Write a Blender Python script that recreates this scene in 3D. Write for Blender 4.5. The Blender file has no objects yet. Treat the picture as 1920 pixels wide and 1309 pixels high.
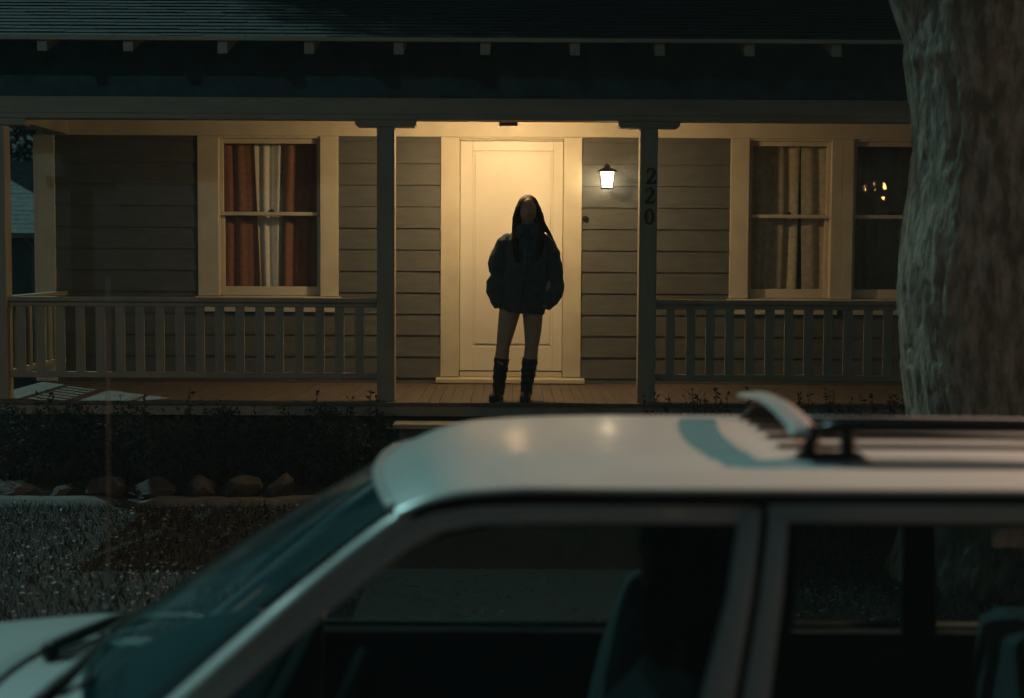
import bpy, bmesh, math, random
import numpy as np
from mathutils import Vector, Matrix, noise, Euler

random.seed(7)
RNG = np.random.default_rng(7)
R = math.radians
S = bpy.context.scene
COL = S.collection

# ------------------------------------------------------------------ camera maths
FPX = 2856.0                     # focal length in photograph pixels (1920 wide)
CAMZ = 2.14
PITCH = R(3.66)
ROLL = R(-0.30)
CAM_E = Euler((math.pi / 2 - PITCH, ROLL, 0.0), 'XYZ')
CAM_M = CAM_E.to_matrix()


def W(px, py, Y):
    """point of the real place on the vertical plane y=Y measured at photo pixel px,py"""
    d = CAM_M @ Vector(((px - 960) / FPX, -(py - 654.5) / FPX, -1.0))
    t = Y / d.y
    return Vector((d.x * t, Y, CAMZ + d.z * t))


# ------------------------------------------------------------------ mesh builder
class MB:
    def __init__(self):
        self.v = []
        self.f = []

    def add(self, vs, fs):
        o = len(self.v)
        self.v += [tuple(p) for p in vs]
        self.f += [tuple(i + o for i in f) for f in fs]

    def box(self, x0, x1, y0, y1, z0, z1):
        self.add([(x0, y0, z0), (x1, y0, z0), (x1, y1, z0), (x0, y1, z0),
                  (x0, y0, z1), (x1, y0, z1), (x1, y1, z1), (x0, y1, z1)],
                 [(0, 3, 2, 1), (4, 5, 6, 7), (0, 1, 5, 4), (1, 2, 6, 5), (2, 3, 7, 6), (3, 0, 4, 7)])

    def prism(self, poly, axis, a, b):
        """polygon (2-D list) extruded along axis 'x','y' or 'z' from a to b"""
        def p3(p, t):
            if axis == 'x':
                return (t, p[0], p[1])
            if axis == 'y':
                return (p[0], t, p[1])
            return (p[0], p[1], t)
        n = len(poly)
        vs = [p3(p, a) for p in poly] + [p3(p, b) for p in poly]
        fs = [tuple(range(n))[::-1], tuple(range(n, 2 * n))]
        fs += [(i, (i + 1) % n, n + (i + 1) % n, n + i) for i in range(n)]
        self.add(vs, fs)

    def loft(self, rings, cap=True, closed=True):
        n = len(rings[0])
        vs = [p for r in rings for p in r]
        fs = []
        for k in range(len(rings) - 1):
            for i in range(n if closed else n - 1):
                j = (i + 1) % n
                fs.append((k * n + i, k * n + j, (k + 1) * n + j, (k + 1) * n + i))
        if cap:
            fs.append(tuple(range(n))[::-1])
            m = (len(rings) - 1) * n
            fs.append(tuple(range(m, m + n)))
        self.add(vs, fs)

    def tube(self, path, rad, n=10, flat=None, cap=True):
        """round (or oval, flat=(a,b) factors) tube along a path"""
        path = [Vector(p) for p in path]
        if not isinstance(rad, (list, tuple)):
            rad = [rad] * len(path)
        rings = []
        u = None
        for i, p in enumerate(path):
            t = (path[min(i + 1, len(path) - 1)] - path[max(i - 1, 0)])
            t.normalize()
            if u is None:
                u = t.cross(Vector((0, 0, 1)))
                if u.length < 0.25:
                    u = t.cross(Vector((1, 0, 0)))
            else:
                u = u - t * u.dot(t)          # carry the frame along without twisting
            u.normalize()
            w = u.cross(t)
            fa, fb = flat if flat else (1, 1)
            rings.append([p + u * (math.cos(2 * math.pi * k / n) * rad[i] * fa) + w * (math.sin(2 * math.pi * k / n) * rad[i] * fb) for k in range(n)])
        self.loft(rings, cap)

    def grid(self, fn, nu, nv):
        vs = [fn(i / nu, j / nv) for i in range(nu + 1) for j in range(nv + 1)]
        fs = [(i * (nv + 1) + j, (i + 1) * (nv + 1) + j, (i + 1) * (nv + 1) + j + 1, i * (nv + 1) + j + 1)
              for i in range(nu) for j in range(nv)]
        self.add(vs, fs)

    def build(self, name, mat, parent=None, smooth=False, bevel=0.0, solid=0.0, subd=0):
        me = bpy.data.meshes.new(name)
        me.from_pydata(self.v, [], self.f)
        bm = bmesh.new()
        bm.from_mesh(me)
        bmesh.ops.recalc_face_normals(bm, faces=bm.faces)
        bm.to_mesh(me)
        bm.free()
        me.materials.append(mat)
        o = bpy.data.objects.new(name, me)
        COL.objects.link(o)
        if smooth:
            me.polygons.foreach_set('use_smooth', [True] * len(me.polygons))
        if solid:
            m = o.modifiers.new('solid', 'SOLIDIFY')
            m.thickness = solid
            m.offset = 0
        if subd:
            m = o.modifiers.new('subd', 'SUBSURF')
            m.levels = m.render_levels = subd
        if bevel:
            m = o.modifiers.new('bevel', 'BEVEL')
            m.width = bevel
            m.segments = 2
            m.limit_method = 'ANGLE'
            m.angle_limit = R(40)
        put(o, parent)
        return o


def put(o, parent):
    if parent is not None:
        o.parent = parent
        if parent.type == 'EMPTY':
            o.matrix_parent_inverse = Matrix.Translation(-parent.location)


def tag(o, label=None, cat=None, group=None, kind=None):
    if label:
        o['label'] = label
    if cat:
        o['category'] = cat
    if group:
        o['group'] = group
    if kind:
        o['kind'] = kind
    return o


def thing(name, loc, label, cat, group=None):
    o = bpy.data.objects.new(name, None)
    o.empty_display_size = 0.1
    o.location = loc
    COL.objects.link(o)
    return tag(o, label, cat, group)


def remeshed(mb, name, mat, parent, voxel, smooth_it=3, fn=None):
    """voxel-fuse the shapes in mb into one continuous surface, then push vertices with fn"""
    me = bpy.data.meshes.new(name)
    me.from_pydata(mb.v, [], mb.f)
    bm = bmesh.new()
    bm.from_mesh(me)
    bmesh.ops.recalc_face_normals(bm, faces=bm.faces)
    bm.to_mesh(me)
    bm.free()
    o = bpy.data.objects.new(name, me)
    COL.objects.link(o)
    m = o.modifiers.new('r', 'REMESH')
    m.mode = 'VOXEL'
    m.voxel_size = voxel
    m.use_smooth_shade = True
    if smooth_it:
        s = o.modifiers.new('s', 'SMOOTH')
        s.iterations = smooth_it
        s.factor = 0.5
    dg = bpy.context.evaluated_depsgraph_get()
    dg.update()
    new = bpy.data.meshes.new_from_object(o.evaluated_get(dg))
    o.modifiers.clear()
    o.data = new
    if fn:
        nv = [(v.co.copy(), v.normal.copy()) for v in new.vertices]
        for v, (c, n) in zip(new.vertices, nv):
            v.co = fn(c, n)
    new.materials.clear()
    new.materials.append(mat)
    new.polygons.foreach_set('use_smooth', [True] * len(new.polygons))
    put(o, parent)
    return o


# ------------------------------------------------------------------ materials
def mat(name, col, rough=0.6, var=0.25, scale=8.0, bump=0.0, bscale=40.0, col2=None, metal=0.0,
        coat=0.0, stretch=(1, 1, 1), spec=0.5, detail=6.0, lo=0.35, hi=0.65, sheen=0.0):
    m = bpy.data.materials.new(name)
    m.use_nodes = True
    nt = m.node_tree
    b = nt.nodes['Principled BSDF']
    tc = nt.nodes.new('ShaderNodeTexCoord')
    mp = nt.nodes.new('ShaderNodeMapping')
    mp.inputs['Scale'].default_value = stretch
    nt.links.new(tc.outputs['Object'], mp.inputs['Vector'])
    n = nt.nodes.new('ShaderNodeTexNoise')
    n.inputs['Scale'].default_value = scale
    n.inputs['Detail'].default_value = detail
    n.inputs['Roughness'].default_value = 0.62
    nt.links.new(mp.outputs[0], n.inputs['Vector'])
    r = nt.nodes.new('ShaderNodeValToRGB')
    r.color_ramp.elements[0].position = lo
    r.color_ramp.elements[1].position = hi
    c = Vector(col)
    a = c * (1 - var)
    d = Vector(col2) if col2 else c * (1 + var * 0.6)
    r.color_ramp.elements[0].color = (*a, 1)
    r.color_ramp.elements[1].color = (*d, 1)
    nt.links.new(n.outputs['Fac'], r.inputs['Fac'])
    nt.links.new(r.outputs['Color'], b.inputs['Base Color'])
    b.inputs['Roughness'].default_value = rough
    b.inputs['Metallic'].default_value = metal
    b.inputs['Coat Weight'].default_value = coat
    b.inputs['Coat Roughness'].default_value = 0.17
    b.inputs['Specular IOR Level'].default_value = spec
    if sheen:
        b.inputs['Sheen Weight'].default_value = sheen
    if bump:
        n2 = nt.nodes.new('ShaderNodeTexNoise')
        n2.inputs['Scale'].default_value = bscale
        n2.inputs['Detail'].default_value = 5
        nt.links.new(mp.outputs[0], n2.inputs['Vector'])
        bp = nt.nodes.new('ShaderNodeBump')
        bp.inputs['Strength'].default_value = bump
        bp.inputs['Distance'].default_value = 0.01
        nt.links.new(n2.outputs['Fac'], bp.inputs['Height'])
        nt.links.new(bp.outputs['Normal'], b.inputs['Normal'])
    return m


def emit(name, col, strength):
    m = bpy.data.materials.new(name)
    m.use_nodes = True
    nt = m.node_tree
    nt.nodes.clear()
    e = nt.nodes.new('ShaderNodeEmission')
    e.inputs['Color'].default_value = (*col, 1)
    e.inputs['Strength'].default_value = strength
    o = nt.nodes.new('ShaderNodeOutputMaterial')
    nt.links.new(e.outputs[0], o.inputs[0])
    return m


def glass(name, tint=(1, 1, 1), dust_sheen=0.0, dust_sheen_col=(.3, .33, .33), bump=0.0, bscale=6.0, refl=1.0, ior=1.5):
    """thin pane: fresnel mix of straight-through light and mirror reflection, plus a dusty film that can carry painted sheen"""
    m = bpy.data.materials.new(name)
    m.use_nodes = True
    nt = m.node_tree
    nt.nodes.clear()
    o = nt.nodes.new('ShaderNodeOutputMaterial')
    t = nt.nodes.new('ShaderNodeBsdfTransparent')
    t.inputs['Color'].default_value = (*tint, 1)
    g = nt.nodes.new('ShaderNodeBsdfGlossy')
    g.inputs['Roughness'].default_value = 0.02
    lw = nt.nodes.new('ShaderNodeLayerWeight')
    lw.inputs['Blend'].default_value = 0.5
    pw5 = nt.nodes.new('ShaderNodeMath')
    pw5.operation = 'POWER'
    pw5.inputs[1].default_value = 5.0
    nt.links.new(lw.outputs['Facing'], pw5.inputs[0])
    mul = nt.nodes.new('ShaderNodeMath')
    mul.operation = 'MULTIPLY_ADD'
    mul.inputs[1].default_value = .94 * refl
    mul.inputs[2].default_value = .045 * refl
    nt.links.new(pw5.outputs[0], mul.inputs[0])
    mx = nt.nodes.new('ShaderNodeMixShader')
    nt.links.new(mul.outputs[0], mx.inputs[0])
    last = t
    if dust_sheen:
        d = nt.nodes.new('ShaderNodeBsdfDiffuse')
        d.inputs['Color'].default_value = (*dust_sheen_col, 1)
        mx2 = nt.nodes.new('ShaderNodeMixShader')
        n = nt.nodes.new('ShaderNodeTexNoise')
        n.inputs['Scale'].default_value = 5.0
        n.inputs['Detail'].default_value = 8
        tc = nt.nodes.new('ShaderNodeTexCoord')
        nt.links.new(tc.outputs['Object'], n.inputs['Vector'])
        mr = nt.nodes.new('ShaderNodeMapRange')
        mr.inputs['From Min'].default_value = 0.3
        mr.inputs['From Max'].default_value = 0.7
        mr.inputs['To Min'].default_value = dust_sheen * 0.75
        mr.inputs['To Max'].default_value = dust_sheen * 1.25
        nt.links.new(n.outputs['Fac'], mr.inputs['Value'])
        nt.links.new(mr.outputs[0], mx2.inputs[0])
        nt.links.new(t.outputs[0], mx2.inputs[1])
        nt.links.new(d.outputs[0], mx2.inputs[2])
        last = mx2
    nt.links.new(last.outputs[0], mx.inputs[1])
    nt.links.new(g.outputs[0], mx.inputs[2])
    if bump:
        tc = nt.nodes.new('ShaderNodeTexCoord')
        n = nt.nodes.new('ShaderNodeTexNoise')
        n.inputs['Scale'].default_value = bscale
        n.inputs['Detail'].default_value = 0.4
        nt.links.new(tc.outputs['Object'], n.inputs['Vector'])
        bp = nt.nodes.new('ShaderNodeBump')
        bp.inputs['Strength'].default_value = bump
        bp.inputs['Distance'].default_value = 0.02
        nt.links.new(n.outputs['Fac'], bp.inputs['Height'])
        nt.links.new(bp.outputs['Normal'], g.inputs['Normal'])
    nt.links.new(mx.outputs[0], o.inputs[0])
    return m


M = {}
M['siding'] = mat('grey olive lap siding paint', (.102, .106, .098), .62, .16, 5, .25, 60, stretch=(1, 1, 4))
M['trim'] = mat('cream trim paint', (.62, .56, .42), .5, .10, 4, .15, 70)
M['door'] = mat('cream door paint', (.75, .70, .58), .42, .05, 3, .10, 60)
M['post'] = mat('grey green porch paint', (.31, .27, .20), .55, .16, 5, .2, 50, stretch=(1, 1, .4))
M['beam'] = mat('weathered beam paint', (.33, .295, .225), .6, .2, 3, .25, 40, stretch=(.4, 1, 2))
M['soffit'] = mat('dark teal soffit boards', (.042, .095, .112), .8, .3, 6, .3, 30)  # one even dark teal, shared by gable board and roof deck
M['ceiling'] = mat('cream porch ceiling paint', (.60, .52, .38), .55, .1, 3)
M['floor'] = mat('painted porch floor boards', (.118, .094, .072), .65, .22, 3, .2, 40, stretch=(6, .5, 1))
M['fascia'] = mat('grey fascia paint', (.28, .26, .21), .6, .25, 4, .2, 40)
M['skirt'] = mat('dark porch skirt', (.045, .05, .05), .85, .4, 5, .3, 30)
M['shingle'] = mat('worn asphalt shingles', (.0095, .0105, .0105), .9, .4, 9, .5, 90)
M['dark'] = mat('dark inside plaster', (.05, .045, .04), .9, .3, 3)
M['bronze'] = mat('dark bronze metal', (.035, .022, .015), .45, .3, 20, metal=.6)
M['black_num'] = mat('black enamel numerals', (.006, .007, .008), .35, .2, 20)
M['drape'] = mat('rust brown curtain cloth', (.27, .115, .062), .9, .22, 30, .3, 200, sheen=.3)
M['sheer'] = mat('off white curtain cloth', (.74, .71, .63), .9, .1, 30, .3, 200, sheen=.2)
M['drab'] = mat('dull tan curtain cloth', (.50, .43, .31), .9, .2, 20, .3, 200, sheen=.2)
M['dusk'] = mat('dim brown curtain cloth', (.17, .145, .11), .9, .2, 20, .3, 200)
M['pane'] = glass('old window glass', (.93, .95, .94), bump=0.02, bscale=9)
M['pane_wavy'] = glass('wavy old window glass', (.9, .92, .92), bump=0.05, bscale=11)

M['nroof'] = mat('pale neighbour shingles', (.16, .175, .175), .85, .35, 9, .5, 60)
M['nwall'] = mat('neighbour wall paint', (.10, .11, .11), .8, .2, 4)

M['bark'] = mat('mottled peeling bark', (.215, .165, .122), .85, .38, 9.0, 1.0, 34, col2=(.38, .325, .262), stretch=(1.6, 1.6, .55), lo=.40, hi=.62, detail=9)
M['leaf'] = mat('dark green leaves', (.035, .055, .028), .55, .5, 3)
M['shrubleaf'] = mat('dark shrub leaves', (.012, .036, .032), .75, .5, 4, spec=.2)
M['stem'] = mat('shrub stems', (.014, .012, .010), .9, .3, 9)
M['rock'] = mat('weathered garden stone', (.030, .028, .025), .9, .35, 6, 1.0, 18)
M['rock2'] = mat('brown garden stone', (.042, .033, .026), .9, .3, 6, 1.0, 18)
M['soil'] = mat('bare soil and turf', (.008, .009, .007), .95, .5, 6, .6, 50)
M['grass'] = mat('night grass blades', (.006, .009, .005), .8, .4, 1.5, spec=.10)
M['litter'] = mat('dry fallen leaves', (.135, .122, .10), .6, .5, 3)
M['concrete'] = mat('old concrete', (.075, .074, .07), .85, .3, 5, .4, 60)
M['asphalt'] = mat('asphalt', (.045, .046, .048), .85, .3, 30, .5, 120)

M['paint'] = mat('white car paint', (.56, .555, .54), .34, .03, 2, coat=.4)
M['rubber'] = mat('black rubber', (.012, .012, .012), .6, .2, 20)
M['plastic'] = mat('black rack plastic', (.010, .010, .011), .38, .2, 20)
M['bar'] = mat('satin grey rack bar', (.35, .36, .36), .35, .08, 10)
M['chrome'] = mat('bright metal', (.7, .7, .7), .15, .05, 5, metal=1)
M['cabin'] = mat('dark cabin lining', (.018, .019, .02), .8, .3, 10)
M['seat'] = mat('grey seat cloth', (.13, .135, .14), .9, .2, 40)
M['windscreen'] = glass('dusty windscreen with sky sheen', (.34, .52, .54), dust_sheen=.16, dust_sheen_col=(.07, .26, .30))  # saturated teal film stands in for the sky reflected in dusty glass
M['carglass'] = glass('side window glass', (.42, .52, .51), dust_sheen=.02, dust_sheen_col=(.2, .3, .3), refl=.8)
M['tyre'] = mat('tyre', (.012, .012, .012), .8)
M['alloy'] = mat('alloy wheel', (.4, .4, .4), .35, metal=.8)
M['headlamp'] = mat('headlamp lens', (.5, .52, .52), .1)
M['tail'] = mat('red tail lamp', (.3, .01, .008), .2)
M['antenna'] = mat('antenna rod', (.11, .095, .085), .5, metal=.2)

M['skin'] = mat('skin', (.46, .29, .205), .5, .08, 20)
M['hair'] = mat('dark brown hair', (.016, .010, .007), .62, .4, 40, .3, 150, stretch=(4, 4, .4), spec=.25)
M['jacket'] = mat('dark navy jacket cloth', (.045, .072, .085), .82, .35, 14, .5, 260, sheen=.15)
M['zip'] = mat('zip metal', (.09, .095, .10), .35, metal=.7)
M['shorts'] = mat('black shorts cloth', (.012, .013, .016), .9)
M['boot'] = mat('black boot leather', (.010, .010, .012), .42, .2, 20, .5, 60)
M['top'] = mat('pale grey green knit', (.55, .62, .62), .9, .12, 30, .4, 200)
M['eye'] = mat('eye white', (.5, .5, .5), .2)

# ------------------------------------------------------------------ house
YF = 12.0          # front face of porch posts
YW = 13.75         # front wall of house
ZF = 0.95          # porch floor
ZBEAM0 = W(960, 226, YF).z
ZBEAM1 = W(960, 185, YF).z
ZCEIL = ZBEAM1 - 0.012

house = thing('house', (0, YW, 0.25), 'single storey house with grey lap siding, cream trim and a lit front porch', 'house')


def xw(px, py=400):
    return W(px, py, YW).x


def zw(py, px=960):
    return W(px, py, YW).z


XL = xw(72, 420)                    # outer left corner of house wall
XLc = xw(105, 420)
LW0, LW1 = xw(372, 410), xw(635, 410)        # left window casing outer
LI0, LI1 = xw(411, 410), xw(601, 410)        # left window opening
D0, D1 = xw(826.5, 450), xw(1090, 450)         # door casing outer
DI0, DI1 = xw(861, 450), xw(1056.5, 450)
RW0, RW1 = xw(1368, 410), None
RI0, RI1 = xw(1403, 410), xw(1557, 410)
RJ0 = xw(1598, 410)
RJ1 = RJ0 + (RI1 - RI0)
RW1 = RJ1 + (RI0 - RW0)
XR = RW1 + 1.0
ZFR0, ZFR1 = zw(257.5), ZCEIL + 0.05         # frieze board
WZ0, WZ1 = zw(556), zw(259)                    # window opening
EX = 0.1926                                    # siding exposure
ZLINE = W(1150, 389.5, YW).z

# --- lap siding, one board profile per course, cut at the openings
mb = MB()


def siding(x0, x1, z0, z1):
    k = math.floor((z0 - ZLINE) / EX) - 1
    while ZLINE + k * EX < z1:
        a = max(z0, ZLINE + k * EX)
        b = min(z1, ZLINE + (k + 1) * EX)
        if b - a > 0.012:
            fa = (a - (ZLINE + k * EX)) / EX
            ya = YW - 0.019 + 0.012 * fa
            yb = YW - 0.0065
            jit = random.uniform(-.0012, .0012)
            mb.prism([(ya + jit, a), (yb + jit, b + 0.001), (YW + 0.004, b + .001), (YW + 0.004, a)], 'x', x0, x1)
        k += 1


ZAP0 = zw(585, 500)
siding(XLc, LW0, ZF, ZFR0)
siding(LW1, D0, ZF, ZFR0)
siding(D1, RW0, ZF, ZFR0)
siding(RW1, XR, ZF, ZFR0)
siding(LW0 + .0005, LW1 - .0005, ZF, ZAP0)
siding(RW0 + .0005, RW1 - .0005, ZF, ZAP0)
# sheathing behind the boards
t0, t1 = YW + 0.006, YW + 0.13
for a, b, c, d in ((XL + .02, LI0 - .02, 0.3, 3.9), (LI1 + .02, DI0 - .02, 0.3, 3.9), (DI1 + .02, RI0 - .02, .3, 3.9),
                   (RI1 + .02, RJ0 - .02, .3, 3.9), (RJ1 + .02, XR, .3, 3.9),
                   (LI0 - .02, LI1 + .02, .3, WZ0 - .03), (LI0 - .02, LI1 + .02, WZ1 + .03, 3.9),
                   (DI0 - .02, DI1 + .02, ZFR0 + .03, 3.9),
                   (RI0 - .02, RI1 + .02, .3, WZ0 - .03), (RI0 - .02, RI1 + .02, WZ1 + .03, 3.9),
                   (RJ0 - .02, RJ1 + .02, .3, WZ0 - .03), (RJ0 - .02, RJ1 + .02, WZ1 + .03, 3.9)):
    mb.box(a, b, t0, t1, c, d)
# side and back walls of the house
mb.box(XL + .02, XL + .12, t1 + .002, 20.6, .3, 3.9)
mb.box(XR - .1, XR, t1 + .002, 20.6, .3, 3.9)
mb.box(XL + .122, XR - .102, 20.5, 20.6, .3, 3.9)
for side in (XL + .019, ):
    k = 0
    while .5 + k * EX < 3.8:
        a = .5 + k * EX
        mb.prism([(side - .018, a), (side - .004, a + EX), (side, a + EX), (side, a)], 'y', 13.9, 20.6)
        k += 1
mb.build('wall', M['siding'], house)

mb = MB()
mb.box(XL + .13, XR - .11, t1 + .01, 20.48, .93, .948)           # inside floor
mb.box(XL + .13, XR - .11, 16.4, 16.5, .95, 3.6)                  # inside back wall
mb.box(XL + .13, XR - .11, t1 + .01, 20.48, 3.62, 3.66)           # inside ceiling
mb.box(-1.1, -1.02, t1 + .01, 16.39, .95, 3.6)
mb.box(1.2, 1.28, t1 + .01, 16.39, .95, 3.6)
mb.build('interior', M['dark'], house)

mb = MB()
mb.box(XL, XR, YW - .028, YW + .004, ZFR0, ZFR1)
mb.build('frieze_board', M['trim'], house, bevel=.003)
mb = MB()
mb.box(XL - .004, XLc, YW - .032, YW + .003, ZF + .002, ZFR0 - .001)
mb.box(XL - .030, XL - .006, YW - .032, YW + .1, ZF + .002, ZFR0 - .001)
mb.build('corner_board', M['trim'], house, bevel=.003)


def window(wx0, wx1, openings, jamb_label=None):
    """casings, sill and apron round one or two openings; returns the casing part"""
    for i, (a, b) in enumerate(openings):
        fr = MB()
        left = wx0 if i == 0 else (openings[i - 1][1] + a) / 2 + .0008
        right = wx1 if i == len(openings) - 1 else (b + openings[i + 1][0]) / 2 - .0008
        fr.box(left, a, YW - .030, YW + .003, WZ0 - .006, ZFR0 - .001)
        fr.box(b, right, YW - .030, YW + .003, WZ0 - .006, ZFR0 - .001)
        # jamb lining
        fr.box(a - .018, a + .004, YW + .0035, YW + .14, WZ0, WZ1 + .002)
        fr.box(b - .004, b + .018, YW + .0035, YW + .14, WZ0, WZ1 + .002)
        fr.box(a + .0045, b - .0045, YW - .010, YW + .14, WZ1 - .014, WZ1 + .01)
        w = fr.build('window', M['trim'], house, bevel=.003)
        sl = MB()
        sx0 = left - (.02 if i == 0 else 0)
        sx1 = right + (.02 if i == len(openings) - 1 else 0)
        sl.prism([(YW - .075, WZ0 - .040), (YW - .075, WZ0 - .012), (YW + .1, WZ0 - .0065), (YW + .1, WZ0 - .040)], 'x', sx0, sx1)
        sl.box(sx0 + .03, sx1 - .03, YW - .036, YW + .004, ZAP0 + .002, WZ0 - .041)
        sl.build('sill', M['trim'], w, bevel=.003)
        # sashes
        zm = W(960, 403, YW).z
        sa = MB()
        ya, yb = YW + .022, YW + .056         # outer (upper) sash
        st = .036
        sa.box(a + .005, a + st, ya, yb, zm - .016, WZ1 - .0145)
        sa.box(b - st, b - .005, ya, yb, zm - .016, WZ1 - .0145)
        sa.box(a + st, b - st, ya + .001, yb - .001, WZ1 - .058, WZ1 - .0146)
        sa.box(a + st, b - st, ya + .001, yb - .001, zm - .016, zm + .016)
        sa.build('sash', M['trim'], w, bevel=.003)
        sb = MB()
        yc, yd = YW + .060, YW + .094         # inner (lower) sash
        sb.box(a + .005, a + st + .004, yc, yd, WZ0 - .004, zm + .016)
        sb.box(b - st - .004, b - .005, yc, yd, WZ0 - .004, zm + .016)
        sb.box(a + st + .004, b - st - .004, yc + .001, yd - .001, WZ0 - .004, WZ0 + .078)
        sb.box(a + st + .004, b - st - .004, yc + .001, yd - .001, zm - .018, zm + .014)
        sb.build('sash', M['trim'], w, bevel=.003)
        lk = MB()
        lk.box((a + b) / 2 - .03, (a + b) / 2 + .03, yc + .002, yc + .028, zm + .0145, zm + .028)
        lk.box((a + b) / 2 - .008, (a + b) / 2 + .025, yc + .004, yc + .016, zm + .0285, zm + .040)
        lk.build('latch', M['bronze'], w)
        p = MB()
        p.add([(a + st - .005, YW + .039, zm), (b - st + .005, YW + .039, zm), (b - st + .005, YW + .039, WZ1 - .05), (a + st - .005, YW + .039, WZ1 - .05)], [(0, 1, 2, 3)])
        p.build('pane', M['pane_wavy' if i == 1 else 'pane'], w)
        p = MB()
        p.add([(a + st, YW + .077, WZ0 + .07), (b - st, YW + .077, WZ0 + .07), (b - st, YW + .077, zm), (a + st, YW + .077, zm)], [(0, 1, 2, 3)])
        p.build('pane', M['pane'], w)


window(LW0, LW1, [(LI0, LI1)])
window(RW0, RW1, [(RI0, RI1), (RJ0, RJ1)])

# --- door
mb = MB()
ZD0 = zw(697)
ZT0 = zw(718.5)
mb.box(D0, DI0, YW - .030, YW + .003, ZD0 - .045, ZFR0 - .001)
mb.box(DI1, D1, YW - .030, YW + .003, ZD0 - .045, ZFR0 - .001)
mb.box(DI0 - .0005, DI1 + .0005, YW - .030, YW + .003, ZFR0 - .016, ZFR0 - .0012)
mb.box(DI0 - .018, DI0 + .004, YW + .0035, YW + .12, ZD0, ZFR0 - .017)
mb.box(DI1 - .004, DI1 + .018, YW + .0035, YW + .12, ZD0, ZFR0 - .017)
mb.box(DI0 + .0045, DI1 - .0045, YW + .0035, YW + .12, ZFR0 - .03, ZFR0 - .0165)
door = mb.build('door', M['trim'], house, bevel=.003)
mb = MB()
px0, px1 = xw(886, 460), xw(1037, 460)
pz0, pz1 = zw(650), zw(283)
a, b, c, d = DI0 + .008, DI1 - .008, ZD0 + .008, ZFR0 - .034
ys0, ys1 = YW + .012, YW + .052
mb.box(a, px0, ys0, ys1, c, d)
mb.box(px1, b, ys0, ys1, c, d)
mb.box(px0, px1, ys0, ys1, pz1, d)
mb.box(px0, px1, ys0, ys1, c, pz0)
mb.box(px0 + .022, px1 - .022, ys0 + .004, ys1 - .001, pz0 + .022, pz1 - .022)
mb.box(px0, px1, ys0 + .014, ys1 - .002, pz0, pz1)
mb.build('door_leaf', M['door'], door, bevel=.004)
mb = MB()
tx0, tx1 = xw(818, 712), xw(1095, 714)
mb.prism([(YW - .12, ZT0 + .006), (YW - .12, ZT0 + .044), (YW + .02, ZT0 + .055), (YW + .02, ZT0 + .006)], 'x', tx0, tx1)
mb.build('threshold', M['trim'], door, bevel=.004)
mb = MB()
mb.box(DI0 + .005, DI1 - .005, YW + .005, YW + .06, ZT0 + .057, ZD0 - .003)
mb.build('weather_bar', M['trim'], door, bevel=.003)
mb = MB()
hx, hz = DI1 - .062, zw(500)
rings = []
for yy, rr in ((-.002, .03), (-.008, .03), (-.012, .012), (-.038, .012), (-.044, .024), (-.058, .030), (-.070, .024), (-.075, .008)):
    rings.append([(hx + rr * math.cos(t * math.pi / 8), ys0 + yy, hz + rr * math.sin(t * math.pi / 8)) for t in range(16)])
mb.loft(rings)
mb.build('door_knob', M['bronze'], door, smooth=True)

# --- porch floor, steps, skirt
XPL = W(-8, 500, YF).x - .16           # left edge of porch
XPR = 4.05
mb = MB()
nb = int((XPR - XPL) / .083)
for i in range(nb):
    x = XPL + i * .083
    mb.box(x, x + .0805, YF - .06, YW - .021, ZF - .028 + random.uniform(-.0008, .0008), ZF + random.uniform(-.001, .001))
mb.build('porch_floor', M['floor'], house, bevel=.002)
mb = MB()
mb.box(XPL + .01, XPR - .01, YF - .042, YF - .004, ZF - .11, ZF - .03)
mb.box(XPL + .01, XPL + .05, YF - .002, YW, ZF - .11, ZF - .03)
mb.build('porch_fascia', M['fascia'], house, bevel=.003)
mb = MB()
mb.box(XPL + .06, XPR - .06, YF + .05, YF + .09, .2, ZF - .112)
mb.box(XPL + .06, XPL + .1, YF + .092, YW, .2, ZF - .112)
mb.build('porch_skirt', M['skirt'], house)
sx0, sx1 = W(738, 790, 11.75).x, W(1200, 790, 11.75).x
nstep = 4
for k in range(nstep):
    zt = ZF - (k + 1) * .142
    y1 = YF - .045 - k * .28
    mb = MB()
    mb.box(sx0, sx1, y1 - .30, y1, zt - .034, zt)
    mb.box(sx0 + .03, sx1 - .03, y1 - .03, y1 - .01, zt - .14, zt - .036)
    mb.build('step', M['fascia'], house, bevel=.004)

# --- posts with bolster caps
PX = [W(-5, 500, YF).x, W(723.3, 490, YF).x, W(1214.5, 490, YF).x]
PX.append(PX[2] + (PX[1] - PX[0]))
PW = .0700
for i, x in enumerate(PX):
    mb = MB()
    mb.box(x - PW, x + PW, YF, YF + 2 * PW, ZF + .001, ZBEAM0 - .055)
    p = mb.build('porch_post', M['post'], house, bevel=.006)
    mb = MB()
    cw = .241
    z0, z1 = ZBEAM0 - .054, ZBEAM0 - .001
    mb.prism([(x - cw + .018, z0), (x + cw - .018, z0), (x + cw, z0 + .02), (x + cw, z1), (x - cw, z1), (x - cw, z0 + .02)], 'y', YF - .006, YF + 2 * PW + .006)
    mb.build('post_cap', M['post'], p, bevel=.004)
    if i in (0, 3):
        pass

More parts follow.
